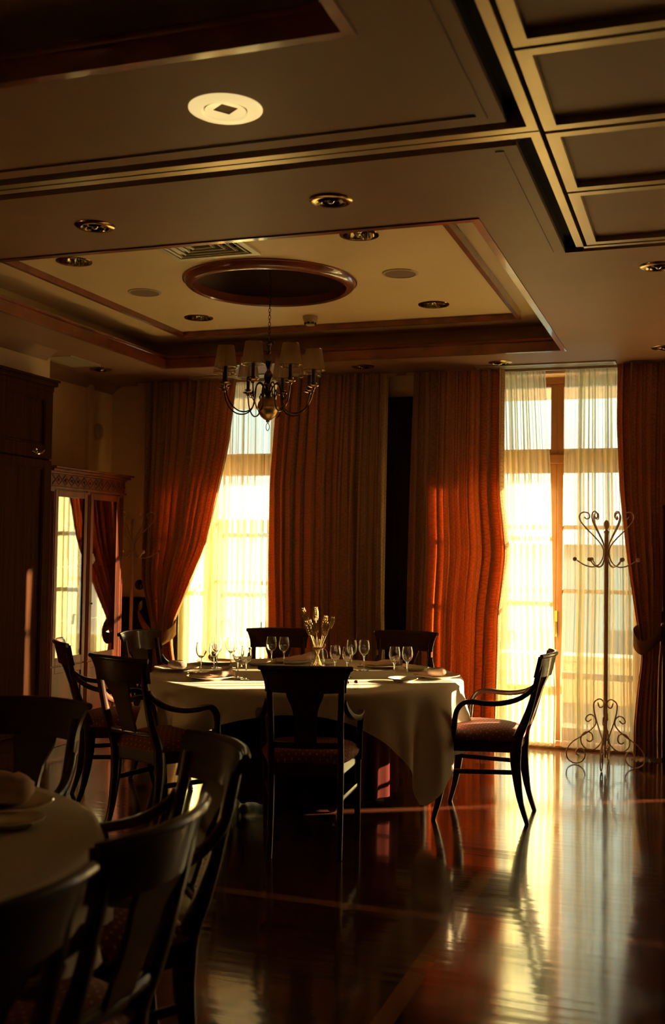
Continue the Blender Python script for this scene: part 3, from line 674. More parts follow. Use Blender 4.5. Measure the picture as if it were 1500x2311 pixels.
def table(name, cx, cy, label, R=.90, skirt=True):
    t = thing(name, label, 'table', (cx, cy, 0))
    bm = BM(); lathe(bm, [(0, .695), (R-.01, .695), (R, .702), (R, .714), (R-.01, .721), (0, .721)], 64); obj('tabletop', bm, 'darkwood', t)
    bm = BM(); lathe(bm, [(0, .10), (.05, .10), (.05, .692), (0, .695)], 20); obj('column', bm, 'darkbrass', t)
    for k_ in range(4):
        a = pi/4+k_*pi/2; bm = BM(); bar(bm, [(0, 0, .13), (.40*cos(a), .40*sin(a), .085)], .05, .03, Vector((-sin(a), cos(a), 0))); f = obj('foot', bm, 'darkbrass', t)
        bm = BM(); mt = Matrix.Translation((.38*cos(a), .38*sin(a), .032))@Matrix.Rotation(pi/2, 4, 'X'); lathe(bm, [(0, -.012), (.03, -.012), (.032, 0), (.03, .012), (0, .012)], 18, mtx=mt); box(bm, .38*cos(a)-.008, .38*cos(a)+.008, .38*sin(a)-.02, .38*sin(a)+.02, .04, .09); obj('caster', bm, 'darkbrass', f)
    return t
table('round_table', TCX, TCY, 'round dining table on a castered base under the white cloth, laid with glasses')
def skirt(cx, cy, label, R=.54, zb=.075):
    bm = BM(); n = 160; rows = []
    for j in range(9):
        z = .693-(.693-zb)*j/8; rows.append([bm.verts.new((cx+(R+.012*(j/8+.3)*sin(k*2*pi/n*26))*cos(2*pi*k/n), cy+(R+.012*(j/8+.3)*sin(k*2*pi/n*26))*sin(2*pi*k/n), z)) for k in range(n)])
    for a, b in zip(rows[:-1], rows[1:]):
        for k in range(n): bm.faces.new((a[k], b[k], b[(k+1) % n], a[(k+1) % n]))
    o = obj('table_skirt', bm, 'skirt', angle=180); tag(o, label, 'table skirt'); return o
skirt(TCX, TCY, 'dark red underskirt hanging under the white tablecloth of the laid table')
d1 = drop_fn([(-116, .36), (-71, .115), (-26, .64), (19, .35), (45, .10), (125, .10), (154, .30), (-161+360-360, .28)])
o = obj('tablecloth', cloth_mesh(.903, d1, 4, zt=.725), 'tablecloth', loc=(TCX, TCY, 0), angle=180); tag(o, 'white square tablecloth over the laid round table, its long corner hanging at the right', 'tablecloth')
NX, NY = -2.09*TK, 1.92*TK
table('round_table', NX, NY, 'near round table under a shadowed cloth at the bottom left edge', R=.85)
o = obj('tablecloth', cloth_mesh(.853, drop_fn([(-100, .30), (-55, .2), (-10, .30), (35, .22), (80, .3), (125, .2), (170, .3), (-145, .2)]), 9, zt=.725), 'tablecloth', loc=(NX, NY, 0), angle=180); tag(o, 'dim white tablecloth on the near table at the bottom left edge', 'tablecloth')

TZ = .7275
# --- wine glass
def make_glass():
    t = thing('wine_glass', '', 'wine glass')
    bm = BM(); prof = [(.006, .088), (.013, .092), (.023, .102), (.030, .117), (.0325, .132), (.0315, .150), (.028, .168), (.0255, .180)]
    prof2 = [(r-.0011, z+.0012) for r, z in prof[::-1][:-1]]; prof2[0] = (.0244, .180)
    lathe(bm, [(0, .087)]+prof+prof2+[(0, .091)], 24); obj('bowl', bm, M['wine'], t)
    bm = BM(); lathe(bm, [(0, 0), (.031, 0), (.031, .0012), (.018, .003), (.006, .007), (.0036, .014), (.0032, .05), (.0038, .075), (.007, .0885), (0, .0885)], 24); obj('stem', bm, M['wine'], t)
    return t
M['wine'] = wine_mat()
g0 = make_glass(); gu = [0]
def glass(x, y, label, sc=1.0, z=TZ):
    o = copy_tree(g0) if gu[0] else g0; gu[0] = 1; o.location = (x*TK, y*TK, z); o.scale = (sc,)*3; o['label'] = label; o['group'] = 'wine glasses on the laid table'
glass(-2.615, 5.43, 'clear wine glass front left of the close pair at the left end of the table')
glass(-2.555, 5.47, 'wine glass right behind its twin at the left end, above the rolled napkin', .96)
glass(-2.645, 5.70, 'tall wine glass against the left sheer, left one of the rear left pair', 1.04)
glass(-2.575, 5.74, 'tall wine glass against the left sheer, right one of the rear left pair', 1.04)
glass(-2.345, 5.32, 'wine glass left of its twin, just left of the black chair back')
glass(-2.275, 5.27, 'wine glass nearest the black chair back on its left side', .98)
glass(-2.40, 5.93, 'wine glass before the back of the far armchair, left one of two', 1.02)
glass(-2.325, 5.94, 'wine glass before the back of the far armchair, right one of two', 1.02)
glass(-1.90, 5.62, 'wine glass right of the wheat vase, left one peeping over the black chair back', .98)
glass(-1.825, 5.61, 'wine glass right of the wheat vase, right one peeping over the black chair back', .96)
glass(-1.905, 5.93, 'wine glass against the dark red curtain right of the vase, left of its pair', 1.02)
glass(-1.84, 5.96, 'wine glass against the dark red curtain right of the vase, right of its pair', 1.02)
glass(-1.575, 5.66, 'sparkling wine glass at the right of the table, front one of two')
glass(-1.525, 5.74, 'sparkling wine glass at the right of the table, rear one of two', .98)
# --- plates
def make_plate(name, r, cat):
    t = None; bm = BM(); prof = [(0, .003), (r*.5, .003), (r*.55, .001), (r*.6, 0), (r*.62, .003), (r*.72, .008), (r*.98, .016), (r, .018), (r*.98, .020), (r*.72, .0125), (r*.62, .007), (0, .006)]
    lathe(bm, prof, 40); o = obj(name, bm, 'china'); o['category'] = cat
    return o
p0 = make_plate('dinner_plate', .135, 'plate'); s0 = make_plate('side_plate', .085, 'plate')
pu = {}
def plate(src, x, y, label, group, z=TZ):
    o = src.copy() if pu.get(src.name) else src
    if pu.get(src.name): COL.objects.link(o)
    pu[src.name] = 1; o.location = (x*TK, y*TK, z); o['label'] = label; o['group'] = group
GP = 'dinner plates on the laid table'; GS = 'bread plates on the laid table'
plate(p0, -2.80, 5.50, 'dinner plate at the far left of the laid table, under a bunched napkin', GP)
plate(p0, -2.45, 5.21, 'dinner plate at the left front of the laid table under a scroll-rolled napkin', GP)
plate(p0, -2.74, 5.92, 'dinner plate at the rear left of the laid table under a rosette-rolled napkin', GP)
plate(p0, -2.36, 6.18, 'dinner plate in front of the far armchair against the left sheer', GP)
plate(p0, -1.80, 6.17, 'dinner plate with a long napkin, right behind the dark red curtain glasses', GP)
plate(p0, -1.375, 5.80, 'dinner plate at the right end of the laid table, napkin shining on it', GP)
plate(s0, -1.50, 5.56, 'small bread plate in front of the sparkling glasses at the right', GS)
plate(s0, -2.50, 5.97, 'small bread plate left behind the far pair of glasses', GS)
plate(s0, -2.16, 6.18, 'small bread plate just behind and left of the wheat vase', GS)
plate(s0, -1.58, 6.13, 'small bread plate at the rear right edge of the laid table', GS)
plate(p0, -1.725, 2.42, 'dim dinner plate on the near table at the bottom left', 'plates on the near table')
plate(s0, -1.60, 2.28, 'dim bread plate near the rim of the near table', 'plates on the near table')
# --- napkins
def napkin(x, y, rz, kind, label, z=TZ+.019, s=1):
    bm = BM()
    if kind == 'roll':       # scroll seen from the end
        pts = []
        for k_ in range(46):
            a = k_/45*4.6*pi; r = .006+.0225*k_/45; pts.append((r*cos(a), r*sin(a)))
        A = [[bm.verts.new((xx*1, px_, .031+py_)) for (px_, py_) in pts] for xx in (-.06, -.03, 0, .03, .06)]
        for a, b in zip(A[:-1], A[1:]):
            for i in range(len(pts)-1): bm.faces.new((a[i], a[i+1], b[i+1], b[i]))
    elif kind == 'long':     # tapered cloth with a rolled end
        N = 20; rings = []
        for i in range(N+1):
            t = i/N; w = .05+.035*sin(t*pi*.9); h = .012+.022*t**2; xx = -.12+.24*t
            rings.append([bm.verts.new((xx, w*cos(2*pi*k_/14)*(1 if t < .8 else 1-.6*(t-.8)/.2), h+h*.9*sin(2*pi*k_/14)+.003*sin(5*k_+i))) for k_ in range(14)])
        for a, b in zip(rings[:-1], rings[1:]):
            for k_ in range(14): bm.faces.new((a[k_], a[(k_+1) % 14], b[(k_+1) % 14], b[k_]))
        bm.faces.new(rings[0][::-1])
        pts = []
        for k_ in range(36):
            a = k_/35*4*pi; r = .004+.020*k_/35; pts.append((r*cos(a), r*sin(a)))
        A = [[bm.verts.new((.105+dx, px_, .026+py_)) for (px_, py_) in pts] for dx in (-.03, 0, .03)]
        for a, b in zip(A[:-1], A[1:]):
            for i in range(len(pts)-1): bm.faces.new((a[i], a[i+1], b[i+1], b[i]))
    else:                    # bunched pillow
        rnd = random.Random(int(x*100)); N = 12; rings = []
        for i in range(N+1):
            t = -1+2*i/N; rr = sqrt(max(.15, 1-abs(t)**4)); rings.append([bm.verts.new((t*.055, .034*rr*cos(2*pi*k_/16)+rnd.uniform(-.002, .002), .026+.026*rr*sin(2*pi*k_/16)+rnd.uniform(-.002, .003))) for k_ in range(16)])
        for a, b in zip(rings[:-1], rings[1:]):
            for k_ in range(16): bm.faces.new((a[k_], a[(k_+1) % 16], b[(k_+1) % 16], b[k_]))
        bm.faces.new(rings[0][::-1]); bm.faces.new(rings[-1])
    o = obj('napkin', bm, 'napkin', loc=(x*TK, y*TK, z), angle=60); o.rotation_euler = (0, 0, rz); o.scale = (s,)*3; tag(o, label, 'napkin', 'napkins')
    if kind in ('roll', 'long'):
        so_ = o.modifiers.new('cloth', 'SOLIDIFY'); so_.thickness = .002
ZN = TZ+.007
napkin(-2.79, 5.49, .4, 'bunch', 'bunched napkin at the far left of the laid table', ZN)
napkin(-2.45, 5.21, .45, 'long', 'napkin laid flat with a scroll end at the left front of the laid table', ZN)
napkin(-2.77, 5.91, -1.0, 'roll', 'napkin rolled like a rosette at the rear left of the laid table', ZN)
napkin(-2.35, 6.18, .5, 'long', 'long napkin in front of the far armchair against the left sheer', ZN)
napkin(-1.80, 6.17, .3, 'long', 'long napkin behind the pair of glasses against the dark red curtain', ZN)
napkin(-1.375, 5.80, .3, 'bunch', 'plump sunlit napkin at the right end of the laid table', ZN)
napkin(-1.74, 2.42, .3, 'bunch', 'dim folded napkin on the near table at the bottom left', ZN, 1.7)
def spoon(x, y, rz, label):
    bm = BM(); pts = [(-.07, 0, .003), (-.03, 0, .006), (.02, 0, .004), (.035, 0, .004)]; bar(bm, pts, [.009, .006, .004, .005], [.002]*4, Vector((0, 1, 0)))
    lathe(bm, [(0, .001), (.010, .002), (.016, .006), (.0165, .0068), (.010, .0035), (0, .0025)], 16, mtx=Matrix.Translation((.052, 0, 0))@Matrix.Diagonal((1.3, 1, 1, 1)))
    o = obj('spoon', bm, 'silver', loc=(x*TK, y*TK, TZ)); o.rotation_euler = (0, 0, rz); tag(o, label, 'spoon', 'spoons on the laid table')
spoon(-2.62, 5.33, 2.2, 'spoon beside the scroll napkin at the left front of the table')
spoon(-2.56, 5.86, 2.0, 'spoon right of the rosette napkin at the rear left')
spoon(-2.49, 6.12, 1.9, 'spoon standing out against the left sheer near the far armchair')
spoon(-1.45, 5.69, 1.2, 'spoon between the small and the large plate at the right')
spoon(-1.93, 6.07, 1.2, 'spoon behind the glasses right of the vase')
def shaker(x, y, label):
    t = thing('shaker', label, 'shaker', (x*TK, y*TK, TZ), 0, 'salt and pepper shakers')
    bm = BM(); lathe(bm, [(0, 0), (.013, 0), (.015, .006), (.014, .022), (.010, .034), (0, .034)], 16); obj('jar', bm, 'glass', t)
    bm = BM(); lathe(bm, [(.011, .033), (.011, .040), (.007, .047), (0, .048)], 16); obj('cap', bm, 'chrome', t)
shaker(-1.66, 5.10, 'left one of two glass shakers at the front rim, right of the black chair back')
shaker(-1.625, 5.135, 'right one of two glass shakers at the front rim, beyond the black chair back')
# --- board, vase, wheat
VX, VY = -2.10*TK, 5.90*TK
bm = BM(); lathe(bm, [(0, 0), (.128, 0), (.132, .005), (.128, .012), (0, .012)], 48); o = obj('serving_board', bm, 'board', loc=(VX+.0, VY-.03, TZ)); tag(o, 'round brown wooden board under the wheat vase', 'board')
t = thing('vase', 'clear glass vase of dried wheat tied with a ribbon, centre of the laid table', 'vase', (VX, VY, TZ+.012))
bm = BM(); pr = [(0, 0), (.038, 0), (.045, .008), (.047, .03), (.044, .06), (.036, .095), (.031, .115), (.030, .125), (.033, .145), (.037, .17)]
lathe(bm, pr+[(r-.002, max(.004, z)) for r, z in pr[::-1]], 36); obj('glass_body', bm, 'glass', t)
bm = BM(); lathe(bm, [(.031, .110), (.0335, .112), (.0335, .122), (.031, .124)], 28); rb = obj('ribbon', bm, 'twine', t)
bm = BM(); tube(bm, smooth_pts([(.030, -.01, .118), (.042, -.018, .135), (.052, -.02, .145), (.048, -.018, .128), (.032, -.01, .118)], 5), .0035, 6)
tube(bm, smooth_pts([(.032, -.01, .118), (.055, -.012, .110), (.066, -.012, .085), (.067, -.012, .06)], 5), .0015, 6); obj('bow', bm, 'twine', rb)
def ear(dx, dz, L=.07, lean=None, dy=0, label=''):
    """one stalk: dx, dz = tip offset from the vase foot"""
    b = Vector((dx*-.28, dy*-.3, .012)); nk = Vector((dx*.22, dy*.3, .12)); tip = Vector((dx, dy, dz)); d = (tip-nk).normalized(); base = tip-d*L
    t = thing('wheat_stalk', label, 'wheat stalk', (VX, VY, TZ+.012), 0, 'wheat stalks in the vase')
    bm = BM(); tube(bm, smooth_pts([b, nk, base, base+d*.02], 4), .0013, 6); obj('stem', bm, 'stem', t)
    bm = BM(); s = d.cross(Vector((0, 1, 0))).normalized(); u = d.cross(s)
    for i in range(11):
        f_ = i/10; c_ = base+d*(L*f_*.93)
        for q in range(4):
            a = q*pi/2+(i % 2)*pi/4; o_ = s*cos(a)+u*sin(a); r_ = .0095*(.7+.6*sin(pi*min(1, f_+.12))**.7)
            mt = Matrix.Translation(c_+o_*r_*.9)@((d+o_*.55).normalized().to_track_quat('Z', 'Y').to_matrix().to_4x4())
            lathe(bm, [(0, -.004), (.0040, 0), (.0046, .003), (.0030, .009), (0, .0145)], 5, mtx=mt)
    obj('ear', bm, 'wheat', t)
for a in ((-.095, .325, .08, 0, 'uppermost left of the bunch'), (-.088, .29, .085, .02, 'second from left in the bunch'), (-.070, .255, .08, -.02, 'lower left of the bunch'), (-.045, .262, .085, -.03, 'front left of the bunch'), (-.018, .33, .06, 0, 'top middle of the bunch, standing tallest'), (-.03, .315, .055, .03, 'darker one behind the top middle of the bunch'),
          (-.006, .245, .05, -.02, 'short one in the middle of the bunch'), (.045, .285, .075, 0, 'upper one right of the middle of the bunch'), (.088, .278, .06, 0, 'rightmost of the bunch'), (.05, .25, .07, .02, 'lower right inside the bunch'), (.062, .235, .06, -.02, 'lowest right of the bunch')):
    ear(a[0]*1.08, a[1]*1.09, a[2]*1.05, dy=a[3], label='golden wheat stalk, '+a[4])

# ------------------------------------------------------------------ chandelier
t = thing('chandelier', 'brass chandelier with eight shaded arms hanging below the round ceiling recess', 'chandelier', (CHX, CHY, 2.16))
Z0 = 2.16
bm = BM()
prof = [(0, .535), (.012, .535), (.036, .532), (.038, .527), (.020, .520), (.010, .508), (.008, .48), (.014, .472), (.009, .462), (.013, .445), (.021, .42), (.020, .40), (.011, .375), (.010, .365), (.016, .355), (.026, .335), (.027, .315), (.018, .295), (.014, .285), (.019, .278), (.019, .255), (.026, .245), (.026, .225), (.018, .212), (.012, .205), (0, .20)]
lathe(bm, prof, 24); obj('stem', bm, 'darkbrass', t)
bm = BM(); prof = [(.012, .208), (.030, .203), (.048, .188), (.060, .165), (.063, .145), (.0655, .143), (.0655, .137), (.063, .135), (.057, .110), (.042, .085), (.022, .068), (.010, .062), (.012, .056), (.006, .050), (0, .048)]
lathe(bm, prof, 32); obj('ball', bm, 'brushed', t)
bm = BM(); tube(bm, [(.011*cos(a_*2*pi/20), 0, .024+.022*sin(a_*2*pi/20)) for a_ in range(20)], .0022, 6, closed=True); obj('pull_ring', bm, 'darkbrass', t)
bm = BM(); zc = .545; k_ = 0
tube(bm, [(.010*cos(a_*2*pi/16), 0, .545+.012*sin(a_*2*pi/16)) for a_ in range(16)], .0025, 6, closed=True)
while zc < 1.12:
    L_ = .028; pts = []
    for a_ in range(16):
        an = a_*2*pi/16; w, h = .0065*cos(an), (.012 if sin(an) > 0 else -.012)*abs(sin(an))**.6; pts.append((w if k_ % 2 == 0 else 0, 0 if k_ % 2 == 0 else w, zc+.012+h))
    tube(bm, pts, .0018, 5, closed=True); zc += .021; k_ += 1
obj('chain', bm, 'darkbrass', t)
bm = BM(); lathe(bm, [(0, 1.10), (.01, 1.105), (.03, 1.125), (.045, 1.14), (0, 1.14)], 20); obj('ceiling_rose', bm, 'darkbrass', t)
def make_arm():
    bm = BM(); pts = smooth_pts([(.02, 0, .235), (.035, 0, .272), (.055, 0, .287), (.075, 0, .272), (.083, 0, .235), (.088, 0, .18), (.105, 0, .130), (.145, 0, .105), (.195, 0, .108), (.24, 0, .140), (.268, 0, .19), (.280, 0, .245)], 4)
    tube(bm, pts, .0042, 8)
    tube(bm, smooth_pts([(.088, 0, .18), (.10, 0, .20), (.108, 0, .22), (.10, 0, .235), (.094, 0, .222)], 3), .003, 6); tube(bm, smooth_pts([(.10, 0, .20), (.116, 0, .205), (.12, 0, .222)], 3), .0025, 6)
    a = obj('arm', bm, 'darkbrass', t)
    bm = BM(); lathe(bm, [(.0, .240), (.008, .242), (.012, .252), (.030, .258), (.034, .264), (.030, .265), (.012, .262), (.010, .272), (.019, .277), (.021, .281), (.010, .283), (0, .284)], 20, (.28, 0, 0)); obj('drip_pan', bm, 'brass', a)
    bm = BM(); lathe(bm, [(0, .28), (.0105, .28), (.0105, .36), (0, .362)], 14, (.28, 0, 0)); obj('candle_tube', bm, 'candle', a)
    bm = BM(); uvl = bm.loops.layers.uv.new('UVMap'); n_ = 72; A = []
    for (r, z) in ((.067, .352), (.046, .482)): A.append([bm.verts.new((.28+(r+.0012*(k2 % 2))*cos(2*pi*k2/n_), (r+.0012*(k2 % 2))*sin(2*pi*k2/n_), z)) for k2 in range(n_)])
    for k2 in range(n_): bm.faces.new((A[0][k2], A[0][(k2+1) % n_], A[1][(k2+1) % n_], A[1][k2]))
    s = obj('lampshade', bm, 'shade', a, angle=20)
    for r, z in ((.067, .352), (.046, .482)):
        pass
    bm = BM()
    for r, z in ((.0675, .352), (.0465, .482)): tube(bm, [(.28+r*cos(2*pi*k2/32), r*sin(2*pi*k2/32), z) for k2 in range(32)], .0016, 5, closed=True)
    for a_ in (0, 2*pi/3, 4*pi/3): tube(bm, [(.28, 0, .475), (.28+.046*cos(a_), .046*sin(a_), .482)], .001, 4)
    tube(bm, [(.28, 0, .36), (.28, 0, .476)], .0012, 4)
    obj('shade_ring', bm, 'brass', a)
    return a
arm0 = make_arm(); arm0.rotation_euler = (0, 0, radians(4))
for q in range(1, 8): o = copy_tree(arm0, t); o.rotation_euler = (0, 0, radians(4+45*q))

# ------------------------------------------------------------------ ceiling fittings
def make_downlight(kind):
    t = thing('downlight', '', 'downlight')
    if kind == 'gimbal':
        bm = BM(); lathe(bm, [(.052, .012), (.052, -.004), (.060, -.010), (.080, -.008), (.088, -.002), (.088, .0)], 36); obj('trim_ring', bm, 'cream' if 0 else 'brass', t)
        bm = BM(); lathe(bm, [(.050, -.006), (.040, -.014), (.034, -.010), (.030, .012), (.0, .02)], 28); obj('lamp_holder', bm, 'darkbrass', t)
        bm = BM(); sphere(bm, (0, 0, .002), .018, 10); obj('bulb', bm, 'bulb', t)
    elif kind == 'cream':
        bm = BM(); lathe(bm, [(.070, .004), (.070, -.005), (.076, -.012), (.105, -.010), (.118, -.003), (.118, 0)], 40); obj('trim_ring', bm, 'glow_added', t)
        bm = BM(); A = [bm.verts.new((.066*cos(2*pi*q/40), .066*sin(2*pi*q/40), -.008)) for q in range(40)]; B = [bm.verts.new((.042*cos(pi/2*q+.15), .042*sin(pi/2*q+.15), -.002)) for q in range(4)]; C_ = [bm.verts.new((.030*cos(pi/2*q+.15), .030*sin(pi/2*q+.15), .03)) for q in range(4)]
        for q in range(40):
            b_ = B[(int((q)/10)) % 4]; bm.faces.new((A[q], A[(q+1) % 40], b_))
            if q % 10 == 9: bm.faces.new((A[(q+1) % 40], B[(q//10+1) % 4], b_))
        obj('square_insert', bm, 'glow_added', t)
        bm = BM(); lathe(bm, [(.066, -.0078), (.066, -.003), (.0705, -.003), (.0705, -.005)], 40); obj('gap_ring', bm, 'darkbrass', t)
        bm = BM()
        for q in range(4): bm.faces.new([bm.verts.new(v) for v in ((.041*cos(pi/2*q+.15), .041*sin(pi/2*q+.15), -.002), (.041*cos(pi/2*q+pi/2+.15), .041*sin(pi/2*q+pi/2+.15), -.002), (.028*cos(pi/2*q+pi/2+.15), .028*sin(pi/2*q+pi/2+.15), .02), (.028*cos(pi/2*q+.15), .028*sin(pi/2*q+.15), .02))])
        sphere(bm, (0, 0, .014), .014, 8); obj('bulb', bm, 'darkbrass', t)
    elif kind == 'reflector':
        bm = BM(); lathe(bm, [(.082, .0), (.082, -.006), (.100, -.004), (.102, 0)], 40); obj('trim_ring', bm, 'brass', t)
        bm = BM(); n_ = 28; A = []
        for r, z in ((.083, -.002), (.078, .04), (.06, .085), (.03, .10)): A.append([bm.verts.new((r*cos(2*pi*q/n_), r*sin(2*pi*q/n_), z)) for q in range(n_)])
        for a, b in zip(A[:-1], A[1:]):
            for q in range(n_): bm.faces.new((a[q], a[(q+1) % n_], b[(q+1) % n_], b[q]))
        bm.faces.new(A[-1]); obj('reflector', bm, 'chrome', t, smooth=False)
        bm = BM(); sphere(bm, (0, 0, .04), .024, 10, 1.4); obj('bulb', bm, 'bulb', t)
    return t
M['glow_added'] = pmat('ring_added_glow', (.9, .75, .42), .3)  # emission added in place of the sheen that brightens ring and insert
M['glow_added'].node_tree.nodes['Principled BSDF'].inputs['Emission Color'].default_value = (1, .74, .30, 1); M['glow_added'].node_tree.nodes['Principled BSDF'].inputs['Emission Strength'].default_value = .62
GD = 'small gimbal downlights in the flat ceiling'; GR = 'mirrored downlights in the raised ceiling panel'
src = {}
def dl(kind, x, y, z, label, group=None):
    if kind in src: o = copy_tree(src[kind])
    else: o = src[kind] = make_downlight(kind)
    o.location = (x, y, z); o['label'] = label
    if group: o['group'] = group
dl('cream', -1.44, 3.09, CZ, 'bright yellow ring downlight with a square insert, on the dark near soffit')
dl('gimbal', -2.51, 4.07, CZ, 'gimbal downlight on the soffit at the left, in front of the ceiling tray', GD)
dl('gimbal', -1.41, 4.03, CZ, 'coppery gimbal downlight in front of the middle of the ceiling tray', GD)
dl('gimbal', -4.48, 7.40, CZ, 'gimbal downlight above the display cabinet, beside the slotted grille', GD)
dl('gimbal', -2.44, 7.77, CZ, 'gimbal downlight above the curtain right of the left window', GD)
dl('gimbal', -1.41, 7.85, CZ, 'gimbal downlight above the left curtain of the right window', GD)
dl('gimbal', -.21, 5.40, CZ, 'gimbal downlight with hanging tab at the right edge beyond the coffers', GD)
dl('gimbal', -.25, 7.54, CZ, 'gimbal downlight cut by the right edge above the tied curtain', GD)
dl('reflector', -3.36, 5.24, 3.06, 'mirrored downlight at the near left of the raised panel', GR)
dl('reflector', -1.66, 5.19, 3.06, 'mirrored downlight at the near right of the raised panel, largest of four', GR)
dl('reflector', -1.66, 6.80, 3.06, 'mirrored downlight at the far right of the raised panel', GR)
dl('reflector', -3.33, 6.77, 3.06, 'mirrored downlight at the far left of the raised panel', GR)
def speaker(x, y, label):
    t = thing('ceiling_speaker', label, 'speaker', (x, y, 3.06), 0, 'round ceiling speakers')
    bm = BM(); lathe(bm, [(.088, 0), (.090, -.007), (.102, -.006), (.106, 0)], 40); obj('rim', bm, 'cream', t)
    bm = BM(); lathe(bm, [(0, -.008), (.05, -.0075), (.088, -.004)], 40); lathe(bm, [(0, -.010), (.012, -.0095), (.014, -.007)], 20); obj('grille', bm, M['mesh_'], t)
M['mesh_'] = pmat('speaker_mesh', (.30, .17, .08), .6, bump=.6, nscale=(400, 400, 400))
speaker(-1.66, 5.98, 'round flat speaker right of the ceiling ring'); speaker(-3.33, 6.0, 'round flat speaker left of the ceiling ring')
t = thing('smoke_detector', 'white smoke detector hanging under the raised panel right of the chandelier', 'smoke detector', (-2.56, 6.93, 3.06))
bm = BM(); lathe(bm, [(0, 0), (.052, 0), (.053, -.012), (.050, -.024), (.046, -.026), (.045, -.038), (.036, -.052), (.030, -.062), (0, -.064)], 32); obj('body', bm, 'plastic', t)
bm = BM()
for q in range(8):
    mt = Matrix.Rotation(q*pi/4, 4, 'Z'); box(bm, .031, .041, -.010, .010, -.056, -.044, mt)
obj('smoke_slots', bm, 'groove', t, False)
# square diffuser
t = thing('air_diffuser', 'square stepped air diffuser at the near edge of the raised panel', 'air vent', (-2.52, 5.11, 3.06))
bm = BM(); frame_loop(bm, -.25, .25, -.25, .25, .035, -.012, 0); obj('frame', bm, 'vent', t, False)
for q, h in enumerate((.20, .155, .11, .065)):
    bm = BM()
    for (ax, sg) in ((0, 1), (0, -1), (1, 1), (1, -1)):
        a, b = h, h-.022; V = [(-a, a), (a, a), (b, b), (-b, b)]; P = []
        for i_, (p, w) in enumerate(V):
            x_, y_ = p, w*sg
            if ax: x_, y_ = y_, x_
            P.append(bm.verts.new((x_, y_, -.014 if i_ < 2 else .022)))
        bm.faces.new(P)
    frame_loop(bm, -h, h, -h, h, .011, -.010, -.004); obj('louvre', bm, 'vent', t, False)
bm = BM(); box(bm, -.216, .216, -.216, .216, .06, .065); frame_loop(bm, -.216, .216, -.216, .216, .003, 0, .06); obj('backing', bm, 'groove', t, False)
def slot_grille(x0, x1, y0, y1, label, slots=0):
    t = thing('linear_vent', label, 'air vent', ((x0+x1)/2, (y0+y1)/2, CZ)); hw, hh = (x1-x0)/2, (y1-y0)/2
    bm = BM(); frame_loop(bm, -hw, hw, -hh, hh, .02, -.010, 0); obj('frame', bm, 'vent', t, False)
    bm = BM(); box(bm, -hw+.02, hw-.02, -hh+.02, hh-.02, -.003, -.0005); obj('backing', bm, 'groove', t, False)
    bm = BM()
    if slots: 
        m_ = int((2*hw-.04)/.022)
        for i in range(m_): x = -hw+.03+i*.022; box(bm, x, x+.012, -hh+.02, hh-.02, -.008, -.003)
    else:
        for i in range(3): y = -hh+.028+i*.028; box(bm, -hw+.02, hw-.02, y, y+.016, -.008, -.003)
    obj('fins', bm, 'vent', t, False)
slot_grille(-1.62, -.60, 7.95, 8.08, 'long slim air slot in the ceiling before the right window')
slot_grille(-3.97, -2.85, 7.90, 8.03, 'long slim air slot in the ceiling behind the chandelier shades')
slot_grille(-4.62, -4.37, 6.80, 7.22, 'short slotted air grille in the ceiling above the display cabinet', 1)
slot_grille(-4.72, -4.37, 6.34, 6.52, 'dark corner of a small grille at the wall step top left', 1) if 0 else None
bm = BM(); 
lathe(bm, [(0, 0), (.048, 0), (.05, .01), (.044, .03), (.03, .044), (0, .05)], 20, mtx=Matrix.Rotation(radians(90), 4, 'Y')@Matrix.Diagonal((1.35, 1, 1, 1)))
o = obj('motion_sensor', bm, 'plastic', loc=(XL+.03, 7.96, 2.43)); tag(o, 'small oval motion sensor on the left wall near the corner', 'motion sensor')

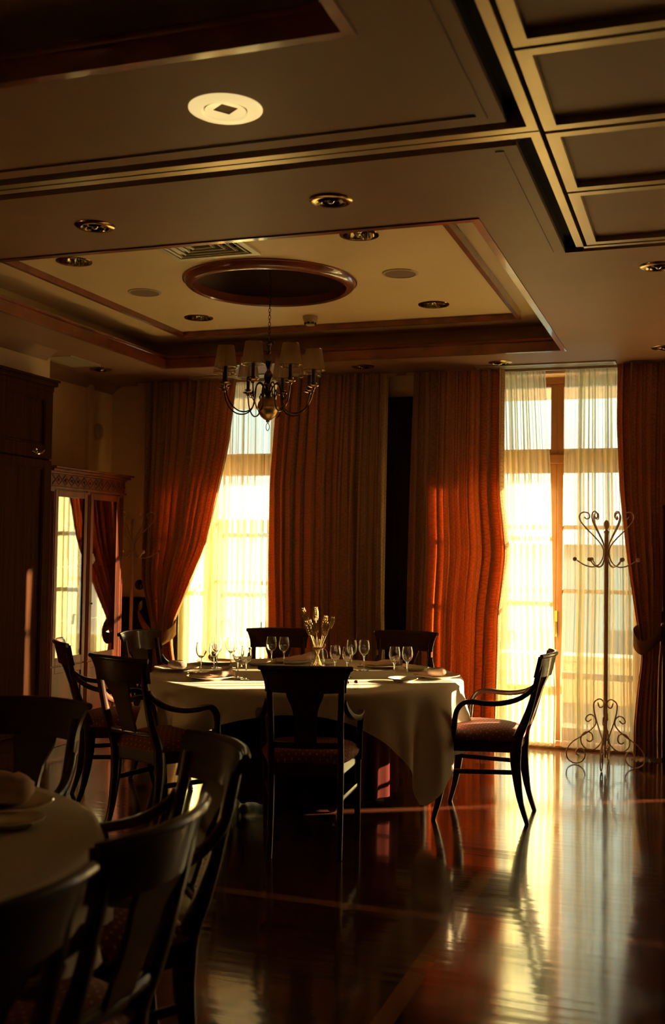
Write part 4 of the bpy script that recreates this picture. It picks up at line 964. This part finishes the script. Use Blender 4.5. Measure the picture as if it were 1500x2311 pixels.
# ------------------------------------------------------------------ coat racks
def make_rack():
    t = thing('coat_rack', '', 'coat rack')
    bm = BM(); lathe(bm, [(0, .15), (.008, .15), (.008, .20), (.0135, .205), (.0145, .40), (.0145, 1.60), (.018, 1.605), (.018, 1.615), (.012, 1.62), (0, 1.62)], 16); tube(bm, [(0, 0, .06), (0, 0, .16)], .007, 8); obj('pole', bm, 'iron', t)
    bm = BM(); prof = [(.0, 1.618), (.010, 1.62), (.008, 1.63), (.016, 1.64), (.020, 1.655), (.018, 1.675), (.010, 1.69), (0, 1.695)]; lathe(bm, prof, 12); obj('finial', bm, 'iron', t)
    top = [(.150, 1.715), (.135, 1.700), (.114, 1.712), (.120, 1.738), (.155, 1.748), (.182, 1.728), (.178, 1.69), (.138, 1.637), (.073, 1.570), (.030, 1.515), (.018, 1.47), (.026, 1.425), (.05, 1.385), (.09, 1.368), (.147, 1.380), (.198, 1.412)]
    for q in range(6):
        a = q*pi/3+radians(3); bm = BM(); tube(bm, smooth_pts([(r*cos(a), r*sin(a), z) for r, z in top], 4), .0048, 7); h = obj('hook', bm, 'iron', t)
        bm = BM(); sphere(bm, (.213*cos(a), .213*sin(a), 1.42), .015, 10); obj('hook_ball', bm, 'iron', h)
    A = [(.055, .465), (.042, .43), (.017, .44), (.015, .475), (.045, .492), (.08, .465), (.083, .415), (.065, .335), (.02, .195)]
    B = [(.10, .34), (.125, .32), (.143, .335), (.128, .365), (.098, .372), (.072, .345), (.075, .295), (.135, .235), (.235, .165), (.28, .098), (.275, .038), (.225, .006), (.17, .022), (.145, .07), (.165, .115), (.200, .112), (.212, .08), (.19, .062)]
    C_ = [(.135, .185), (.112, .172), (.09, .195), (.10, .235), (.14, .243), (.173, .208), (.173, .158), (.135, .118), (.075, .122), (.030, .170), (.016, .205)]
    s = .93
    for q in range(4):
        a = q*pi/2+radians(-2); bm = BM()
        for L_ in (A, B, C_): tube(bm, smooth_pts([(r*s*cos(a), r*s*sin(a), z*s+.001) for r, z in L_], 4), .0048, 7)
        obj('scroll_leg', bm, 'iron', t)
    return t
r0 = make_rack(); r0.location = (-.635, 7.70, 0); r0['label'] = 'cream wrought-iron coat rack with scrolls before the right window'
r1 = copy_tree(r0); r1.location = (-4.49, 7.98, .03-.03); r1.rotation_euler = (0, 0, .35); r1['label'] = 'shadowed iron coat rack in the corner behind the display cabinet'

# ------------------------------------------------------------------ tall dark wardrobe on the left
WX = -4.31
t = thing('wardrobe', 'tall dark panelled wardrobe at the left edge, nearer than the display cabinet', 'wardrobe', (WX, 4.6, 0)); LY = 1.90
bm = BM(); box(bm, -.139, -.02, 0, LY, .0, 2.53); obj('carcass', bm, 'darkwood', t, False)
bm = BM(); box(bm, -.139, .0, 0, LY+.012, 2.53, 2.57); box(bm, -.139, .022, 0, LY+.03, 2.57, 2.60); box(bm, -.139, .034, 0, LY+.042, 2.60, 2.615); obj('cornice', bm, 'darkwood', t, False, bevel=.006)
bm = BM(); box(bm, -.139, .012, 0, LY+.01, 0, .085); box(bm, -.139, .006, 0, LY+.006, .085, .10); box(bm, -.139, .010, 0, LY+.008, .185, .20); obj('plinth', bm, 'darkwood', t, False, bevel=.004)
def wdoor(y0, y1, z0, z1, name, handle):
    bm = BM(); w = .09; box(bm, -.02, .0, y0+w, y1-w, z0, z0+w); box(bm, -.02, .0, y0+w, y1-w, z1-w*.6, z1); box(bm, -.02, .0, y0, y0+w, z0, z1); box(bm, -.02, .0, y1-w, y1, z0, z1); box(bm, -.02, -.014, y0+w, y1-w, z0+w, z1-w*.6)
    frame_yz = ((y0+w, y0+w+.012, z0+w, z1-w*.6), (y1-w-.012, y1-w, z0+w, z1-w*.6), (y0+w+.012, y1-w-.012, z0+w, z0+w+.012), (y0+w+.012, y1-w-.012, z1-w*.6-.012, z1-w*.6))
    for a in frame_yz: box(bm, -.014, -.004, *a)
    d = obj(name, bm, 'darkwood', t, False, bevel=.003)
    if handle:
        yh = y1-.20; bm = BM()
        lathe(bm, [(0, .0), (.018, 0), (.020, .006), (0, .008)], 16, mtx=Matrix.Translation((0, yh, z0+w*.45))@Matrix.Rotation(pi/2, 4, 'Y'))
        pts = smooth_pts([(.01, yh-.05, z0+.035), (.03, yh-.03, z0+.022), (.034, yh+.02, z0+.03), (.03, yh+.06, z0+.05), (.012, yh+.07, z0+.058)], 4); tube(bm, pts, .007, 8); obj('handle', bm, 'chrome', d)
for (a, b) in ((.0, .63), (.635, 1.265), (1.27, 1.90)):
    wdoor(a, b, 2.06, 2.53, 'upper_door', True); wdoor(a, b, .20, 2.05, 'lower_door', False)

# ------------------------------------------------------------------ display cabinet
DX = -4.45
t = thing('display_cabinet', 'cherry wood display cabinet with two glazed doors and a lattice frieze, against the left wall', 'cabinet', (DX, 6.68, 0)); LY = 1.06
bm = BM(); D = -.41
box(bm, D, D+.02, 0, LY, .08, 1.88); box(bm, D+.02, 0, 0, .025, .08, 1.88); box(bm, D+.02, 0, LY-.025, LY, .08, 1.88); box(bm, D+.02, 0, .025, LY-.025, .08, .11); box(bm, D+.02, 0, .025, LY-.025, .565, .59); box(bm, D+.02, 0, .025, LY-.025, 1.86, 1.88)
obj('carcass', bm, 'cabwood', t, False)
bm = BM(); box(bm, D, .02, -.01, LY+.02, 0, .08); box(bm, D, .012, 0, LY+.012, .08, .10); obj('plinth', bm, 'cabwood', t, False, bevel=.004)
bm = BM(); box(bm, D, .01, 0, LY+.01, 1.88, 1.985); box(bm, D, .02, 0, LY+.02, 1.875, 1.892)
for a in ((.0, .02, 1.985, 2.0), (.0, .045, 2.0, 2.02), (.0, .065, 2.02, 2.035)): box(bm, D, a[1], -.0, LY+a[1], a[2], a[3])
cn = obj('cornice', bm, 'cabwood', t, False, bevel=.004)
bm = BM(); zc = 1.938; st = .085
for i in range(12):
    y = .03+i*st
    if y+st > LY+.02: break
    for s in (1, -1): bar(bm, [(.012, y, zc-s*.036), (.012, y+st, zc+s*.036)], .006, .006, Vector((1, 0, 0)))
    lathe(bm, [(0, .008), (.012, .008), (.010, .014), (0, .016)], 10, mtx=Matrix.Translation((.006, y+st/2+st/2, zc))@Matrix.Rotation(pi/2, 4, 'Y'))
obj('lattice_frieze', bm, 'cabwood', t, False)
for y in (LY-.075, .002, LY/2-.022):
    bm = BM(); wdt = .044 if y == LY/2-.022 else .07
    box(bm, -.005, .008, y, y+wdt, .10, 1.875)
    for q in range(3 if wdt > .05 else 2): yy = y+.014+q*.02; tube(bm, [(.009, yy, .14), (.009, yy, 1.85)], .005, 8)
    obj('pilaster', bm, 'cabwood', t, True)
for (a, b) in ((.075, LY/2-.025), (LY/2+.025, LY-.078)):
    for (z0, z1, gl) in ((.585, 1.865, 1), (.115, .575, 0)):
        bm = BM(); w = .04; box(bm, -.006, .012, a, a+w, z0, z1); box(bm, -.006, .012, b-w, b, z0, z1); box(bm, -.006, .012, a+w, b-w, z0, z0+w*1.4); box(bm, -.006, .012, a+w, b-w, z1-w*1.2, z1)
        if not gl: box(bm, -.006, .004, a+w, b-w, z0+w*1.4, z1-w*1.2)
        dd = obj('glazed_door' if gl else 'lower_door', bm, 'cabwood', t, False, bevel=.003)
        if gl:
            bm = BM(); box(bm, .0, .003, a+w, b-w, z0+w*1.4, z1-w*1.2); obj('pane', bm, 'cabglass', dd, False)
            if a > .3: bm = BM(); sphere(bm, (.026, a+.02, 1.02), .008, 8); tube(bm, [(.01, a+.02, 1.02), (.026, a+.02, 1.02)], .003, 6); obj('key_knob', bm, 'brass', dd)
for z in (.90, 1.30, 1.60):
    bm = BM(); box(bm, D+.025, -.03, .03, LY-.03, z, z+.006); obj('glass_shelf', bm, 'cabglass', t, False)
def vessel(name, prof, x, y, z, mat, label, cat):
    bm = BM(); lathe(bm, prof, 28); o = obj(name, bm, mat, loc=(x, y, z)); tag(o, label, cat)
vessel('bowl', [(0, 0), (.035, 0), (.055, .012), (.068, .04), (.062, .07), (.052, .082), (.058, .092), (.054, .092), (.048, .082), (.05, .04), (0, .01)], -4.63, 7.50, 1.307, 'china', 'round cream bowl on the middle shelf behind the right cabinet door', 'bowl')
vessel('goblet', [(0, 0), (.05, 0), (.048, .006), (.010, .015), (.008, .10), (.02, .12), (.07, .16), (.085, .20), (.08, .25), (.076, .25), (.08, .2), (.065, .165), (0, .125)], -4.60, 7.22, .905, 'glass', 'large glass goblet on the lower shelf behind the left cabinet door', 'goblet')
vessel('glass_dome', [(0, 0), (.07, 0), (.07, .15), (.055, .20), (.02, .225), (.012, .24), (.018, .25), (0, .26), (0, .255), (.05, .198), (.066, .15), (.066, .004), (0, .004)], -4.62, 7.18, 1.607, 'glass', 'glass dome on the top shelf behind the left cabinet door', 'glass dome')
vessel('tall_glass', [(0, 0), (.04, 0), (.045, .01), (.032, .05), (.03, .2), (.038, .24), (.034, .24), (.026, .2), (.028, .05), (0, .012)], -4.62, 7.19, .591, 'glass', 'tall glass vase at the bottom behind the left cabinet door', 'vase')
vessel('decanter', [(0, 0), (.04, 0), (.05, .02), (.045, .07), (.015, .11), (.012, .15), (.02, .155), (.018, .19), (0, .2)], -4.66, 7.02, .591, 'glass', 'small stoppered decanter at the bottom left inside the display cabinet', 'decanter')
vessel('goblet', [(0, 0), (.035, 0), (.033, .005), (.008, .015), (.008, .03), (.018, .045), (.008, .06), (.012, .08), (.035, .11), (.04, .16), (.037, .2), (.034, .2), (.037, .16), (.03, .115), (0, .085)], -4.64, 7.56, 1.607, 'glass', 'dark cut-glass goblet on the top shelf behind the right cabinet door', 'goblet')
vessel('candle_holder', [(0, 0), (.03, 0), (.03, .01), (.006, .02), (.006, .16), (.016, .17), (.016, .2), (0, .2)], -4.62, 7.27, 1.307, 'brass', 'slim candle holder on the middle shelf behind the left cabinet door', 'candle holder')

# ------------------------------------------------------------------ dark cupboard at the right edge, with its brass plate
t = thing('cupboard', 'dark narrow cupboard cut by the right edge in front of the tied curtain', 'cupboard', (-.262, 7.78, 0))
bm = BM(); box(bm, 0, .40, .02, .24, .0, 1.78); box(bm, -.004, .41, .0, .25, 1.78, 1.80); obj('carcass', bm, 'shadewood', t, False)
bm = BM(); box(bm, .01, .39, .0, .02, .08, 1.76); d = obj('door', bm, 'shadewood', t, False, bevel=.004)
bm = BM(); box(bm, -.010, .045, -.012, .0, .84, 1.07); lathe(bm, [(0, -.012), (.009, -.012), (.009, .01), (.016, .02), (.012, .032), (0, .034)], 14, mtx=Matrix.Translation((.004, -.012, .98))@Matrix.Rotation(pi/2, 4, 'X')); obj('handle_plate', bm, 'brass', d, True, angle=30)
